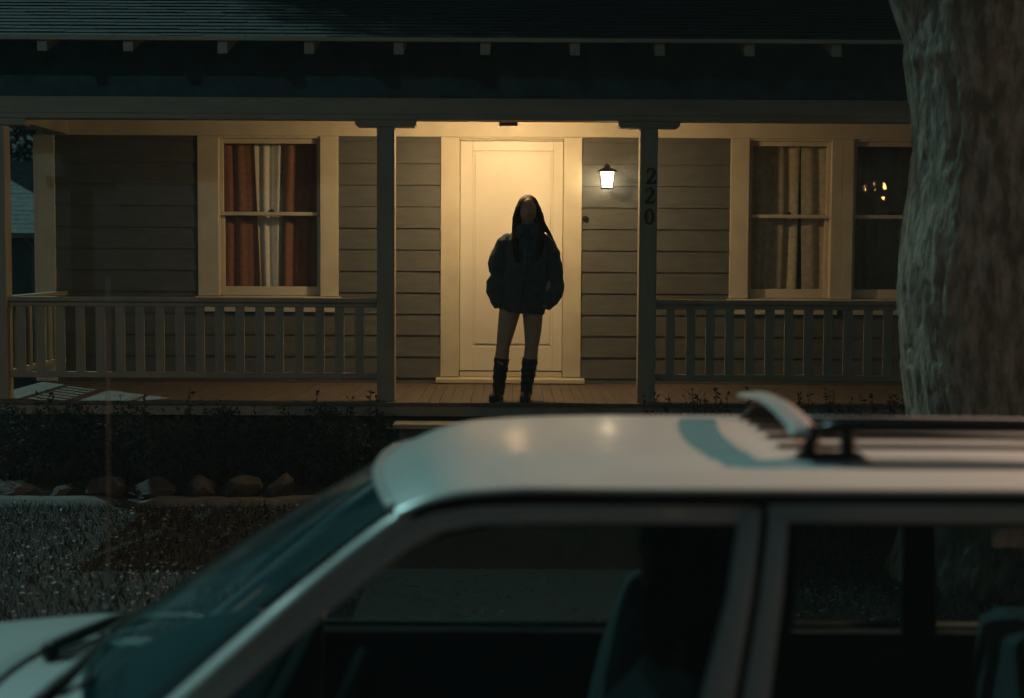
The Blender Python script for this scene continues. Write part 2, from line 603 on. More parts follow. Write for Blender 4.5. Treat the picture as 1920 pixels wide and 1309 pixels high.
# --- porch beams
mb = MB()
bx0, bx1 = PX[0] - .11, PX[3] + .11
mb.box(bx0, bx1, YF - .012, YF + .155, ZBEAM0 + .042, ZBEAM1)
mb.box(bx0 - .003, bx1 + .003, YF - .018, YF + .158, ZBEAM0, ZBEAM0 + .0405)
mb.box(PX[0] - PW - .015, PX[0] + PW + .015, YF + .160, YW - .034, ZBEAM0 + .002, ZBEAM1 - .002)
mb.box(PX[3] - PW - .015, PX[3] + PW + .015, YF + .160, YW - .034, ZBEAM0 + .002, ZBEAM1 - .002)
mb.build('porch_beam', M['beam'], house, bevel=.003)
mb = MB()
nb = int((bx1 - bx0) / .09)
for i in range(nb):
    x = bx0 + .02 + i * .09
    mb.box(x, x + .0885, YF + .162, YW - .03, ZCEIL, ZCEIL + .02)
mb.build('porch_ceiling', M['ceiling'], house)
YE = 11.2                                     # eave line
ZE = W(960, 73, YE).z
SL = math.tan(R(19))
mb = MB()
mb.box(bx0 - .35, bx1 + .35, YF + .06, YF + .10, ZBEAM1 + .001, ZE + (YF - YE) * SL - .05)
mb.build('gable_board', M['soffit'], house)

# --- roof: lapped shingle courses over a deck
YR, YB = 17.3, 23.4
ZR = ZE + (YR - YE) * SL
RX0, RX1 = XL - .75, XR + .5
mb = MB()
th = math.atan(SL)
ex = .135
n = int((YR - YE) / math.cos(th) / ex) + 1
for k in range(n):
    d0 = k * ex - .02
    x = RX0 - random.random() * .3
    while x < RX1:
        w = random.choice((.30, .305, .31, .33))
        a, b = max(x, RX0), min(x + w - .004, RX1)
        dj = random.uniform(-.004, .004)
        tk = random.uniform(.006, .011)
        if b - a > .02:
            da, db = d0 + dj, min(d0 + ex + .03, (YR - YE) / math.cos(th))
            ya, za = YE + da * math.cos(th), ZE + da * math.sin(th)
            yb, zb = YE + db * math.cos(th), ZE + db * math.sin(th)
            mb.add([(a, ya, za + .001), (b, ya, za + .001), (b, ya, za + tk + .006), (a, ya, za + tk + .006),
                    (a, yb, zb), (b, yb, zb), (b, yb, zb + .003), (a, yb, zb + .003)],
                   [(0, 1, 2, 3), (3, 2, 6, 7), (0, 4, 5, 1), (1, 5, 6, 2), (0, 3, 7, 4), (4, 7, 6, 5)])
        x += w
# back slope (seen by nobody, but it closes the house)
mb.add([(RX0, YR, ZR), (RX1, YR, ZR), (RX1, YB, ZE), (RX0, YB, ZE), (RX0, YR, ZR + .02), (RX1, YR, ZR + .02), (RX1, YB, ZE + .02), (RX0, YB, ZE + .02)],
       [(0, 1, 2, 3), (4, 7, 6, 5), (0, 4, 5, 1), (1, 5, 6, 2), (2, 6, 7, 3), (3, 7, 4, 0)])
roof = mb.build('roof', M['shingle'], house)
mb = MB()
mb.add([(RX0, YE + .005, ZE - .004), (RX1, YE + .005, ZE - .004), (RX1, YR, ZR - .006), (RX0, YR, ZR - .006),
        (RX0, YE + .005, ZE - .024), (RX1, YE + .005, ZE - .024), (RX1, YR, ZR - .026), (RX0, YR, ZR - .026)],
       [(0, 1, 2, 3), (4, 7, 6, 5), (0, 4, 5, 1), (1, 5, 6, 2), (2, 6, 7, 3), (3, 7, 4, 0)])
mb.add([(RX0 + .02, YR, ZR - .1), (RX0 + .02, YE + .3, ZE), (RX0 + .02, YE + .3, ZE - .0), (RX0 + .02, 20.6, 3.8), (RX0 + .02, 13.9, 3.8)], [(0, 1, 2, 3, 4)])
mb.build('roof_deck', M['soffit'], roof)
mb = MB()
mb.box(RX0, RX1, YE - .034, YE - .0, ZE - .026, ZE + .003)
mb.build('drip_edge', M['beam'], roof, bevel=.003)
for i, (px, py) in enumerate(((80, 85), (241, 86), (418, 88), (580, 88), (748, 89), (910, 89), (1078, 90), (1237, 90), (1405, 91), (1568, 92), (1732, 93))):
    x = W(px, py, YE + .03).x
    mb = MB()
    y0, y1 = YE + .012, YF + .055
    hgt = .088 if i not in (0, 1) else .075
    w = .036
    mb.prism([(y0, ZE - .028 - hgt), (y0, ZE - .027), (y1, ZE - .027 + (y1 - y0) * SL), (y1, ZE - .03 - hgt + (y1 - y0) * SL)], 'x', x - w, x + w)
    mb.build('rafter_tail', M['beam'], roof, bevel=.003)


# --- railings
def railing(xa, xb, bal_x, Yc=YF + .07):
    mb = MB()
    zt = W(400, 562, YF).z + .012
    zt = ZF + .815
    mb.box(xa, xb, Yc - .045, Yc + .045, zt - .036, zt)
    mb.box(xa, xb, Yc - .020, Yc + .020, zt - .075, zt - .0365)
    r = mb.build('railing', M['post'], house, bevel=.004)
    mb = MB()
    mb.box(xa, xb, Yc - .022, Yc + .022, ZF + .175, ZF + .222)
    mb.build('bottom_rail', M['post'], r, bevel=.004)
    for x in bal_x:
        b = MB()
        jx = random.uniform(-.004, .004)
        w = .0355 + random.uniform(-.0015, .0015)
        b.box(x + jx - w, x + jx + w, Yc - .0105, Yc + .0105, ZF + .2225, zt - .0755)
        b.build('baluster', M['post'], r, bevel=.002)


b0 = W(109, 640, YF).x
sp = 37.6 / 238.0
railing(PX[0] + PW + .001, PX[1] - PW - .001, [b0 + i * sp for i in range(-2, 16)])
b0 = W(1259, 640, YF).x
sp2 = 37.2 / 238.0
railing(PX[2] + PW + .001, PX[3] - PW - .001, [b0 + i * sp2 for i in range(0, 18)])
# side railing on the left end of the porch
mb = MB()
zt = ZF + .815
ys, ye_ = YF + 2 * PW + .001, YW - .034
xc = PX[0] + .01
mb.box(xc - .045, xc + .045, ys, ye_, zt - .036, zt)
mb.box(xc - .02, xc + .02, ys, ye_, zt - .075, zt - .0365)
r = mb.build('railing', M['post'], house, bevel=.004)
mb = MB()
mb.box(xc - .022, xc + .022, ys, ye_, ZF + .175, ZF + .222)
mb.build('bottom_rail', M['post'], r, bevel=.004)
for i in range(9):
    y = ys + .10 + i * .172
    b = MB()
    b.box(xc - .0105, xc + .0105, y - .0355, y + .0355, ZF + .2225, zt - .0755)
    b.build('baluster', M['post'], r, bevel=.002)


# ------------------------------------------------------------------ curtains
def curtain(name, label, m, x0t, x1t, x0b, x1b, y, z0, z1, folds, amp, seed, group=None, cat='curtain'):
    mb = MB()
    rr = random.Random(seed)
    ph = [rr.uniform(0, 6.3) for _ in range(4)]

    def fn(u, v):
        a = x0t + (x0b - x0t) * v
        b = x1t + (x1b - x1t) * v
        q = u + .03 * math.sin(3 * v + ph[3])
        s = math.sin(folds * 2 * math.pi * q + ph[0] + .5 * math.sin(1.7 * v + ph[1]))
        s2 = math.sin(folds * 3.3 * math.pi * q + ph[2])
        yy = y + amp * (.75 * s + .35 * s2) * (.65 + .35 * v)
        return (a + (b - a) * u + .25 * amp * math.cos(folds * 2 * math.pi * q + ph[0]), yy, z1 + (z0 - z1) * v)
    mb.grid(fn, 70, 26)
    o = mb.build(name, m, None, smooth=True, solid=.003)
    return tag(o, label, cat, group)


zc0, zc1 = WZ0 - .05, WZ1 + .05
xk = lambda px: W(px, 400, YW + .14).x
curtain('curtain', 'rust brown drape at the side of the left window away from the door', M['drape'], xk(405), xk(477), xk(405), xk(490), YW + .135, zc0, zc1, 2.6, .022, 3, 'brown drapes in the left window')
curtain('curtain', 'rust brown drape in the left window, on the side nearest the front door', M['drape'], xk(535), xk(612), xk(526), xk(612), YW + .135, zc0, zc1, 2.7, .022, 9, 'brown drapes in the left window')
curtain('curtain', 'off white curtain hanging between the two brown drapes', M['sheer'], xk(466), xk(548), xk(480), xk(540), YW + .165, zc0, zc1, 3.4, .020, 5)
curtain('curtain', 'dull tan drape in the right-hand window, the half nearest the house number post', M['drab'], xk(1395), xk(1497), xk(1395), xk(1494), YW + .135, zc0, zc1, 2.7, .022, 21, 'tan drapes in the right window')
curtain('curtain', 'dull tan drape in the right-hand window, the half nearest the tree trunk', M['drab'], xk(1500), xk(1570), xk(1506), xk(1570), YW + .13, zc0, zc1, 1.6, .022, 17, 'tan drapes in the right window')
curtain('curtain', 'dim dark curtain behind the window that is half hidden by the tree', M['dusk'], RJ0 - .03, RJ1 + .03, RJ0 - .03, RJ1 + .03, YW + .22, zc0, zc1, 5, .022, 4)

# ------------------------------------------------------------------ wall lantern, ceiling light, numbers, bell
YL = YW - .155
lc = W(1138, 333, YL)
lan = thing('wall_lantern', (lc.x, YW - .03, lc.z - .1), 'lit bronze wall lantern with tapered frosted glass beside the front door', 'lantern')
lx, lz = lc.x, lc.z
k = YL / FPX


def sq(h, z, x=lx, y=YL):
    return [(x - h, y - h, z), (x + h, y - h, z), (x + h, y + h, z), (x - h, y + h, z)]


def LZ(py):
    return W(1138, py, YL).z


mb = MB()
mb.loft([sq(.060, LZ(323)), sq(.083, LZ(322.5)), sq(.080, LZ(320.5)), sq(.045, LZ(316)), sq(.024, LZ(314)), sq(.024, LZ(309.5)), sq(.014, LZ(309))])
mb.build('lantern_roof', M['bronze'], lan, bevel=.002)
mb = MB()
zt_, zb_ = LZ(323.2), LZ(352)
mb.loft([sq(.048, zb_ - .012), sq(.052, zb_ - .010), sq(.052, zb_)])
for sxn in (-1, 1):
    for syn in (-1, 1):
        mb.tube([(lx + sxn * .062, YL + syn * .062, zt_), (lx + sxn * .046, YL + syn * .046, zb_ + .0015)], .0045, 6)
mb.build('lantern_frame', M['bronze'], lan)
mb = MB()
mb.loft([sq(.0435, zb_ + .002), sq(.0585, zt_ - .002)])
GLOW = emit('lit lantern glass', (1.0, .78, .48), 19.0)
mb.build('lantern_glass', GLOW, lan)
mb = MB()
mb.tube([(lx, YL + .01, LZ(312)), (lx, YL + .05, LZ(308)), (lx, YL + .10, LZ(316)), (lx, YW - .045, LZ(330))], .009, 8)
mb.tube([(lx, YW - .044, LZ(334)), (lx, YW - .021, LZ(334))], [.040, .048], 16)
mb.build('lantern_arm', M['bronze'], lan, smooth=True)

YC = 12.60
cl = W(953.5, 232, YC)
cl_z = W(953.5, 236.5, YC).z
ceil_t = thing('ceiling_light', (cl.x, YC, ZCEIL), 'small square bronze ceiling light above the front door', 'ceiling light')
mb = MB()
hw, h2 = .088, .074
zb_ = cl_z


def sq2(h, z):
    return [(cl.x - h, YC - h, z), (cl.x + h, YC - h, z), (cl.x + h, YC + h, z), (cl.x - h, YC + h, z)]


# top plate, solid plate on the street side, corner rods; frosted glass box inside
mb.loft([sq2(.095, ZCEIL - .012), sq2(.095, ZCEIL - .001)])
mb.prism([(cl.x - hw, ZCEIL - .0125), (cl.x - h2, zb_ - .006), (cl.x + h2, zb_ - .006), (cl.x + hw, ZCEIL - .0125)], 'y', YC - hw - .006, YC - hw + .002)
for sx_ in (-1, 1):
    mb.tube([(cl.x + sx_ * hw, YC + hw, ZCEIL - .012), (cl.x + sx_ * h2, YC + h2, zb_)], .005, 6)
mb.build('housing', M['bronze'], ceil_t, bevel=.002)
mb = MB()
mb.box(cl.x - .064, cl.x + .064, YC - hw - .011, YC - hw - .0065, zb_ + .022, zb_ + .05)
mb.build('trim_band', M['trim'], ceil_t)
mb = MB()
mb.loft([sq2(h2 - .014, zb_ + .012), sq2(h2 - .002, zb_ + .10)])
LAMP = emit('lit ceiling lamp glass', (1.0, .67, .33), 340.0)
mb.build('glass_box', LAMP, ceil_t)

TWO = [(0, 0), (.98, 0), (1.02, .46), (.90, .46), (.84, .27), (.42, .27), (.80, .72), (.96, .98), (1.0, 1.2), (.94, 1.42), (.76, 1.58), (.5, 1.64), (.25, 1.59),
       (.08, 1.44), (.03, 1.24), (.10, 1.12), (.22, 1.10), (.31, 1.2), (.27, 1.34), (.34, 1.47), (.47, 1.51), (.60, 1.43), (.65, 1.2), (.58, .95), (.36, .6), (0, .16)]


def digit(mb, kind, cx, cz, w, h, y0, y1):
    if kind == '2':
        mb.prism([(cx + (p[0] - .5) * w, cz + (p[1] / 1.64 - .5) * h) for p in TWO], 'y', y0, y1)
    else:
        n = 28
        ro = [(cx + .52 * w * math.cos(2 * math.pi * i / n), cz + .5 * h * math.sin(2 * math.pi * i / n)) for i in range(n)]
        ri = [(cx + .23 * w * math.cos(2 * math.pi * i / n), cz + .40 * h * math.sin(2 * math.pi * i / n)) for i in range(n)]
        vs = [(p[0], y, p[1]) for y in (y0, y1) for rr in (ro, ri) for p in rr]
        fs = []
        for i in range(n):
            j = (i + 1) % n
            fs += [(i, j, n + j, n + i), (2 * n + i, 3 * n + i, 3 * n + j, 2 * n + j), (i, 2 * n + i, 2 * n + j, j), (n + i, n + j, 3 * n + j, 3 * n + i)]
        mb.add(vs, fs)


num = thing('house_number', (PX[2], YF - .006, W(1218, 420, YF).z), 'black serif numerals 220 stacked down the grey porch post', 'house number')
for ch, px, py in (('2', 1220.5, 330), ('2', 1217.8, 367), ('0', 1217.3, 406.5)):
    c = W(px, py, YF)
    mb = MB()
    digit(mb, ch, c.x, c.z, .078, .128, YF - .014, YF - .0015)
    mb.build('numeral', M['black_num'], num)

bc = W(1097.5, 411, YW)
bell = thing('doorbell', (bc.x, YW - .02, bc.z), 'small round dark doorbell on the siding beside the door casing', 'doorbell')
mb = MB()
mb.tube([(bc.x, YW - .012, bc.z), (bc.x, YW - .034, bc.z)], [.030, .026], 16)
mb.build('backplate', M['bronze'], bell)
mb = MB()
mb.tube([(bc.x, YW - .0345, bc.z + .004), (bc.x, YW - .046, bc.z + .004)], [.013, .011], 12)
mb.build('button', M['black_num'], bell)

# ------------------------------------------------------------------ neighbour's house
nY = 21.0
na, nb_ = W(-90, 437, nY), W(100, 437, nY)
nei = thing('neighbour_house', (-7.5, nY + 2, .2), 'low neighbouring outbuilding with pale shingle roof seen past the porch corner', 'house')
ez = na.z
rz = W(40, 304, nY + 2.3).z
mb = MB()
mb.box(-11.5, -6.5, nY + .35, nY + 4.2, .1, ez - .05)
k = 0
while .3 + k * .18 < ez - .1:
    a = .3 + k * .18
    mb.prism([(nY + .33, a), (nY + .345, a + .18), (nY + .3495, a + .18), (nY + .3495, a)], 'x', -11.5, -6.5)
    k += 1
mb.build('wall', M['nwall'], nei)
mb = MB()
nn = 17
for i in range(nn):
    t = i / nn
    ya, yb = nY + 2.3 * t, nY + 2.3 * (t + 1.25 / nn)
    za, zb = ez + (rz - ez) * t, ez + (rz - ez) * (t + 1.25 / nn)
    x = -11.9 - random.random() * .3
    while x < -6.2:
        dj = random.uniform(-.006, .006)
        x2 = min(x + .3, -6.1)
        mb.add([(x, ya + dj, za), (x2 - .004, ya + dj, za), (x2 - .004, ya + dj, za + .009), (x, ya + dj, za + .009), (x, yb, zb), (x2 - .004, yb, zb), (x2 - .004, yb, zb + .004), (x, yb, zb + .004)],
               [(0, 1, 2, 3), (3, 2, 6, 7), (0, 4, 5, 1), (1, 5, 6, 2), (0, 3, 7, 4), (4, 7, 6, 5)])
        x += .3
mb.add([(-11.9, nY + 2.3, rz), (-6.1, nY + 2.3, rz), (-6.1, nY + 4.7, ez), (-11.9, nY + 4.7, ez), (-11.9, nY + 2.3, rz + .02), (-6.1, nY + 2.3, rz + .02), (-6.1, nY + 4.7, ez + .02), (-11.9, nY + 4.7, ez + .02)],
       [(0, 1, 2, 3), (4, 7, 6, 5), (0, 4, 5, 1), (1, 5, 6, 2), (2, 6, 7, 3), (3, 7, 4, 0)])
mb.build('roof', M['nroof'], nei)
mb = MB()
mb.box(-11.9, -6.1, nY - .09, nY - .01, ez - .07, ez + .012)
mb.build('gutter', M['fascia'], nei, bevel=.01)
mb = MB()
gx = W(50, 450, nY).x
mb.tube([(gx, nY - .04, ez - .075), (gx, nY + .29, ez - .2), (gx, nY + .29, .3)], .03, 8)
mb.build('downpipe', M['fascia'], nei)

nt_ = thing('tree', (-8.6, 28.5, .2), 'dark broad tree behind the neighbouring outbuilding, black against the night', 'tree')
mb = MB()
mb.tube([(-8.6, 28.5, .1), (-8.5, 28.5, 1.6), (-8.7, 28.4, 3.4), (-8.6, 28.5, 5.5)], [.3, .24, .18, .06], 14)
mb.build('trunk', M['bark'], nt_, smooth=True)
rng = np.random.default_rng(12)
cen = np.array([(-8.6 + rng.uniform(-2.6, 2.4), 28.5 + rng.uniform(-1, 1), rng.uniform(2.2, 8.4)) for _ in range(60)])
n = 34000
wch = rng.integers(0, len(cen), n)
dirs = rng.normal(size=(n, 3))
dirs /= np.linalg.norm(dirs, axis=1)[:, None]
NEIGH_LEAVES = cen[wch] + dirs * (rng.uniform(0, 1, n) ** .4)[:, None] * 1.0

# ------------------------------------------------------------------ ground
ZY = 0.33                                       # yard level at the porch


def ground_z(x, y):
    if y < 5.55:
        return .14
    t = min(1, (y - 5.55) / 5.2)
    return .15 + (ZY - .15) * t + .02 * noise.noise((x * .7, y * .7, 0))


mb = MB()


def gfn(u, v):
    x = -40 + 80 * u
    s = v
    y = 5.52 + (v ** 2.2) * 60
    return (x, y, ground_z(x, y))


mb.grid(gfn, 160, 120)
tag(mb.build('lawn', M['soil'], None, smooth=True), kind='structure')
mb = MB()
mb.grid(lambda u, v: (-60 + 120 * u, -4.6 + 9.75 * v, .0 + .03 * (1 - (2 * v - 1) ** 2)), 20, 10)
tag(mb.build('road', M['asphalt'], None, smooth=True), kind='structure')
mb = MB()
x = -40
while x < 40:
    mb.box(x, x + 2.99, 5.2, 5.5, -.1, .145)
    x += 3
tag(mb.build('kerb', M['concrete'], None, bevel=.02), kind='structure')
mb = MB()
mb.box(-60, 60, -12, -4.65, -.1, .14)
tag(mb.build('pavement', M['concrete'], None), kind='structure')
# garden edging / front walk: a low concrete strip that dips in the middle
mb = MB()


def strip(u, v):
    x = -7 + 8 * u
    z = ground_z(x, 10.85) + .035 + .012 * noise.noise((x * 1.3, 3, 0))
    if -2.95 < x < -2.55:
        z -= .05 * math.sin((x + 2.95) / .4 * math.pi)
    y = 10.72 + .30 * v + .05 * noise.noise((x * .8, 9, 0))
    return (x, y, z - (.05 if v in (0, 1) else 0))


mb.grid(strip, 90, 6)
tag(mb.build('path', M['concrete'], None, smooth=True), kind='structure')
mb = MB()
mb.box(sx0 + .1, sx1 - .1, 5.55, 10.70, .05, .2)
mb.add([(sx0 + .1, 5.55, .165), (sx1 - .1, 5.55, .165), (sx1 - .1, 10.72, ZY + .035), (sx0 + .1, 10.72, ZY + .035)], [(0, 1, 2, 3)])
tag(mb.build('front_walk', M['asphalt'], None), kind='structure')


def fast_mesh(name, V, F, m, loop=3):
    me = bpy.data.meshes.new(name)
    me.vertices.add(len(V))
    me.vertices.foreach_set('co', np.asarray(V, dtype=np.float32).ravel())
    nf = len(F)
    me.loops.add(nf * loop)
    me.loops.foreach_set('vertex_index', np.asarray(F, dtype=np.int32).ravel())
    me.polygons.add(nf)
    me.polygons.foreach_set('loop_start', np.arange(0, nf * loop, loop, dtype=np.int32))
    me.polygons.foreach_set('loop_total', np.full(nf, loop, dtype=np.int32))
    me.update(calc_edges=True)
    me.materials.append(m)
    o = bpy.data.objects.new(name, me)
    COL.objects.link(o)
    return o


# grass blades
N = 70000
gx = RNG.uniform(-7.5, 5.5, N)
gy = 5.6 + (RNG.uniform(0, 1, N) ** .8) * 5.1
keep = ~((gx > sx0 + .06) & (gx < sx1 - .06)) & (np.abs(gy - 10.9) > .05)
gx, gy = gx[keep], gy[keep]
N = len(gx)
gz = np.array([ground_z(a, b) for a, b in zip(gx, gy)])
ang = RNG.uniform(0, 6.283, N)
hh = RNG.uniform(.025, .075, N)
wd = RNG.uniform(.002, .0045, N)
lean = RNG.uniform(-.6, .6, (N, 2)) * hh[:, None]
V = np.zeros((N, 3, 3))
V[:, 0] = np.stack([gx - wd * np.cos(ang), gy - wd * np.sin(ang), gz - .005], 1)
V[:, 1] = np.stack([gx + wd * np.cos(ang), gy + wd * np.sin(ang), gz - .005], 1)
V[:, 2] = np.stack([gx + lean[:, 0], gy + lean[:, 1], gz + hh], 1)
tag(fast_mesh('grass', V.reshape(-1, 3), np.arange(3 * N).reshape(-1, 3), M['grass']), 'short dark grass covering the front lawn', 'grass', kind='stuff')


def leaf_cards(name, P, size, m, flat=False, rng=RNG, up=0.0):
    """small folded diamond leaves at points P"""
    n = len(P)
    d = rng.normal(size=(n, 3))
    if flat:
        d[:, 2] *= .25
    d[:, 2] += up
    d /= np.linalg.norm(d, axis=1)[:, None]
    a = rng.normal(size=(n, 3))
    if flat:
        a = np.stack([-d[:, 1], d[:, 0], rng.normal(size=n) * .4], 1)
    s = np.cross(d, a)
    if flat:
        s = a - d * (a * d).sum(1)[:, None]
    s /= np.linalg.norm(s, axis=1)[:, None] + 1e-9
    nn = np.cross(d, s)
    L = size * rng.uniform(.6, 1.3, n)[:, None]
    w = L * rng.uniform(.3, .5, n)[:, None]
    V = np.zeros((n, 4, 3))
    V[:, 0] = P
    V[:, 1] = P + d * L * .5 + s * w * .5 + nn * w * .15
    V[:, 2] = P + d * L
    V[:, 3] = P + d * L * .5 - s * w * .5 + nn * w * .15
    base = np.arange(n)[:, None] * 4
    F = np.concatenate([base + np.array([0, 1, 2]), base + np.array([0, 2, 3])], 0)
    return fast_mesh(name, V.reshape(-1, 3), F, m)


N = 30000
lx_ = RNG.uniform(-7.5, 5.5, N)
ly_ = 5.7 + (RNG.uniform(0, 1, N) ** .8) * 5.1
dens = np.array([noise.noise((a * .9, b * 1.1, 4.0)) for a, b in zip(lx_, ly_)])
keep = dens > RNG.uniform(-.6, .45, N)
lx_, ly_ = lx_[keep], ly_[keep]
lz_ = np.array([ground_z(a, b) for a, b in zip(lx_, ly_)]) + RNG.uniform(.012, .055, len(lx_))
tag(leaf_cards('fallen_leaves', np.stack([lx_, ly_, lz_], 1), .030, M['litter'], flat=True), 'dry fallen leaves scattered over the dark lawn', 'leaves', kind='stuff')


put(leaf_cards('crown', NEIGH_LEAVES, .22, M['leaf']), nt_)


# ------------------------------------------------------------------ shrubs and stones
def shrub(cx, cy, w, d, z1, n, label, seed, sprigs=0):
    rng = np.random.default_rng(seed)
    z0 = ZY - .02
    s = thing('shrub', (cx, cy, z0), label, 'shrub', 'shrubs along the porch front')
    k = 9
    cen = np.stack([rng.uniform(-.38, .38, k) * w, rng.uniform(-.35, .35, k) * d, rng.uniform(.25, .82, k) * (z1 - z0)], 1)
    rad = rng.uniform(.22, .36, k) * min(w, d + .25)
    rad = np.minimum(rad, (z1 - z0) - cen[:, 2])
    which = rng.integers(0, k, n)
    dirs = rng.normal(size=(n, 3))
    dirs /= np.linalg.norm(dirs, axis=1)[:, None]
    rr = rad[which] * rng.uniform(.25, 1, n) ** .5
    P = cen[which] + dirs * rr[:, None] * np.array([1.15, 1, .95]) + np.array([cx, cy, z0])
    P[:, 2] = np.maximum(P[:, 2], z0 + .04)
    st = MB()
    extra = []
    for i in range(k):
        c = cen[i] + np.array([cx, cy, z0])
        st.tube([(cx + cen[i][0] * .2, cy + cen[i][1] * .2, z0 - .03), ((cx + c[0]) / 2, (cy + c[1]) / 2, z0 + cen[i][2] * .5), tuple(c)], [.014, .010, .005], 6)
    for i in range(sprigs):
        a = rng.uniform(-.5, .5) * w
        b = rng.uniform(-.3, .3) * d
        top = z1 + rng.uniform(.02, .10)
        lean_ = rng.uniform(-.05, .05)
        st.tube([(cx + a * .15, cy + b * .15, z0 - .02), (cx + a, cy + b, z0 + .3 * (z1 - z0)), (cx + a + lean_, cy + b, top)], [.007, .005, .002], 5)
        m_ = 14
        t = rng.uniform(.55, 1.0, m_)
        extra.append(np.stack([cx + a + lean_ * t, np.full(m_, cy + b), z0 + .3 * (z1 - z0) + (top - z0 - .3 * (z1 - z0)) * t], 1))
    st.build('stem', M['stem'], s, smooth=True)
    if extra:
        P = np.concatenate([P] + extra)
    f = leaf_cards('foliage', P, .046, M['shrubleaf'], rng=rng, up=.25)
    put(f, s)


for cx_px, w, top_py, label, seed, spr in (
        (40, 1.0, 748, 'low dark leafy shrub under the left end of the porch railing', 1, 5),
        (225, 1.05, 757, 'dark shrub in the porch bed below the bright patch on the floor', 2, 4),
        (415, .95, 760, 'dark shrub below the left window, above the squarish stones', 3, 4),
        (560, .8, 772, 'dark shrub in the porch bed above the slanted stone', 4, 3),
        (655, .60, 752, 'dark shrub with upright sprigs at the foot of the left porch post', 5, 6),
        (1300, .85, 752, 'shrub with thin sprigs right of the house number post, beyond the car roof', 6, 14),
        (1480, 1.0, 752, 'dark shrub beyond the roof rack, in front of the right railing', 7, 10),
        (1650, 1.0, 756, 'dark shrub close behind the tree trunk at the right railing', 8, 8)):
    p = W(cx_px, top_py, 11.66)
    shrub(p.x, 11.62, w, .55, p.z, 1700, label, seed, spr)


def rock(px0, px1, py0, py1, m, label, seed, slant=0.0, square=0.0, depth=.22):
    a, b = W(px0, py1, 11.12), W(px1, py0, 11.12)
    cx, cz = (a.x + b.x) / 2, ground_z(a.x, 11.2) - .03
    hw, ht = (b.x - a.x) / 2, b.z - cz
    o = thing_mesh = None
    bm = bmesh.new()
    bmesh.ops.create_icosphere(bm, subdivisions=5, radius=1.0)
    pr = random.Random(seed * 13)
    planes = [(Vector((pr.gauss(0, 1), pr.gauss(0, 1), pr.gauss(0, 1) + .2)).normalized(), pr.uniform(.62, .92)) for _ in range(14)]
    for v in bm.verts:
        c = v.co.copy()
        if square:
            mxx = max(abs(c.x), abs(c.y), abs(c.z))
            c = c.lerp(c / mxx * .88, square)
        for pn, pd in planes:
            q = c.dot(pn) - pd
            if q > 0:
                c -= pn * q
        nz = noise.noise(c * 1.6 + Vector((seed * 7, 0, 0))) * .10 + noise.noise(c * 4 + Vector((seed * 3, 5, 0))) * .06
        c *= 1 + nz
        x = c.x * hw
        z = cz + max(-.1, (c.z * .5 + .5) * ht + slant * c.x * ht * (c.z * .5 + .5))
        v.co = (cx + x, 11.14 + c.y * depth, z)
    me = bpy.data.meshes.new('garden_stone')
    bm.to_mesh(me)
    bm.free()
    me.materials.append(m)
    me.polygons.foreach_set('use_smooth', [True] * len(me.polygons))
    o = bpy.data.objects.new('garden_stone', me)
    COL.objects.link(o)
    tag(o, label, 'stone', 'stones edging the porch bed')


rock(-30, 62, 905, 934, M['rock'], 'low flat stone at the far left of the porch bed edging', 1, square=.3)
rock(94, 130, 908, 934, M['rock'], 'smallest pale stone of the edging, left of the squarish stone', 2)
rock(164, 243, 892, 934, M['rock'], 'squarish upright grey stone behind the car antenna', 3, square=.75)
rock(248, 338, 896, 934, M['rock'], 'long dark stone between the squarish stone and the pale domed stone', 4, slant=-.2, square=.5)
rock(341, 406, 891, 932, M['rock'], 'pale dome topped stone left of the brown rounded stone', 5, square=.25)
rock(410, 490, 890, 932, M['rock2'], 'rounded brown stone, roundest of the edging row', 6)
rock(490, 548, 896, 934, M['rock'], 'slanted stone rising to the right, nearest the car windscreen', 7, slant=.45)

# ------------------------------------------------------------------ big tree at right
TY = 8.8
prof = [(-90, 1700), (-40, 1690), (20, 1675), (50, 1683), (100, 1695), (150, 1703), (200, 1709), (250, 1712), (300, 1712), (350, 1708), (400, 1701), (450, 1696), (500, 1692), (560, 1689),
        (620, 1690), (680, 1694), (740, 1700), (780, 1704), (850, 1706), (950, 1698), (1020, 1684), (1080, 1660), (1100, 1640)]
tree = thing('tree', (2.85, TY, .22), 'thick mottled tree trunk on the lawn, teal light on its left edge', 'tree')
mb = MB()
rings = []
NR = 240
zs = []
P = [(W(px, py, TY).z, W(px, py, TY).x) for py, px in prof][::-1]


def lerp_tab(tab, z):
    if z <= tab[0][0]:
        return tab[0][1]
    for (a, b), (c, d) in zip(tab, tab[1:]):
        if z <= c:
            t = (z - a) / (c - a)
            t = t * t * (3 - 2 * t) * .3 + t * .7
            return b + (d - b) * t
    return tab[-1][1]


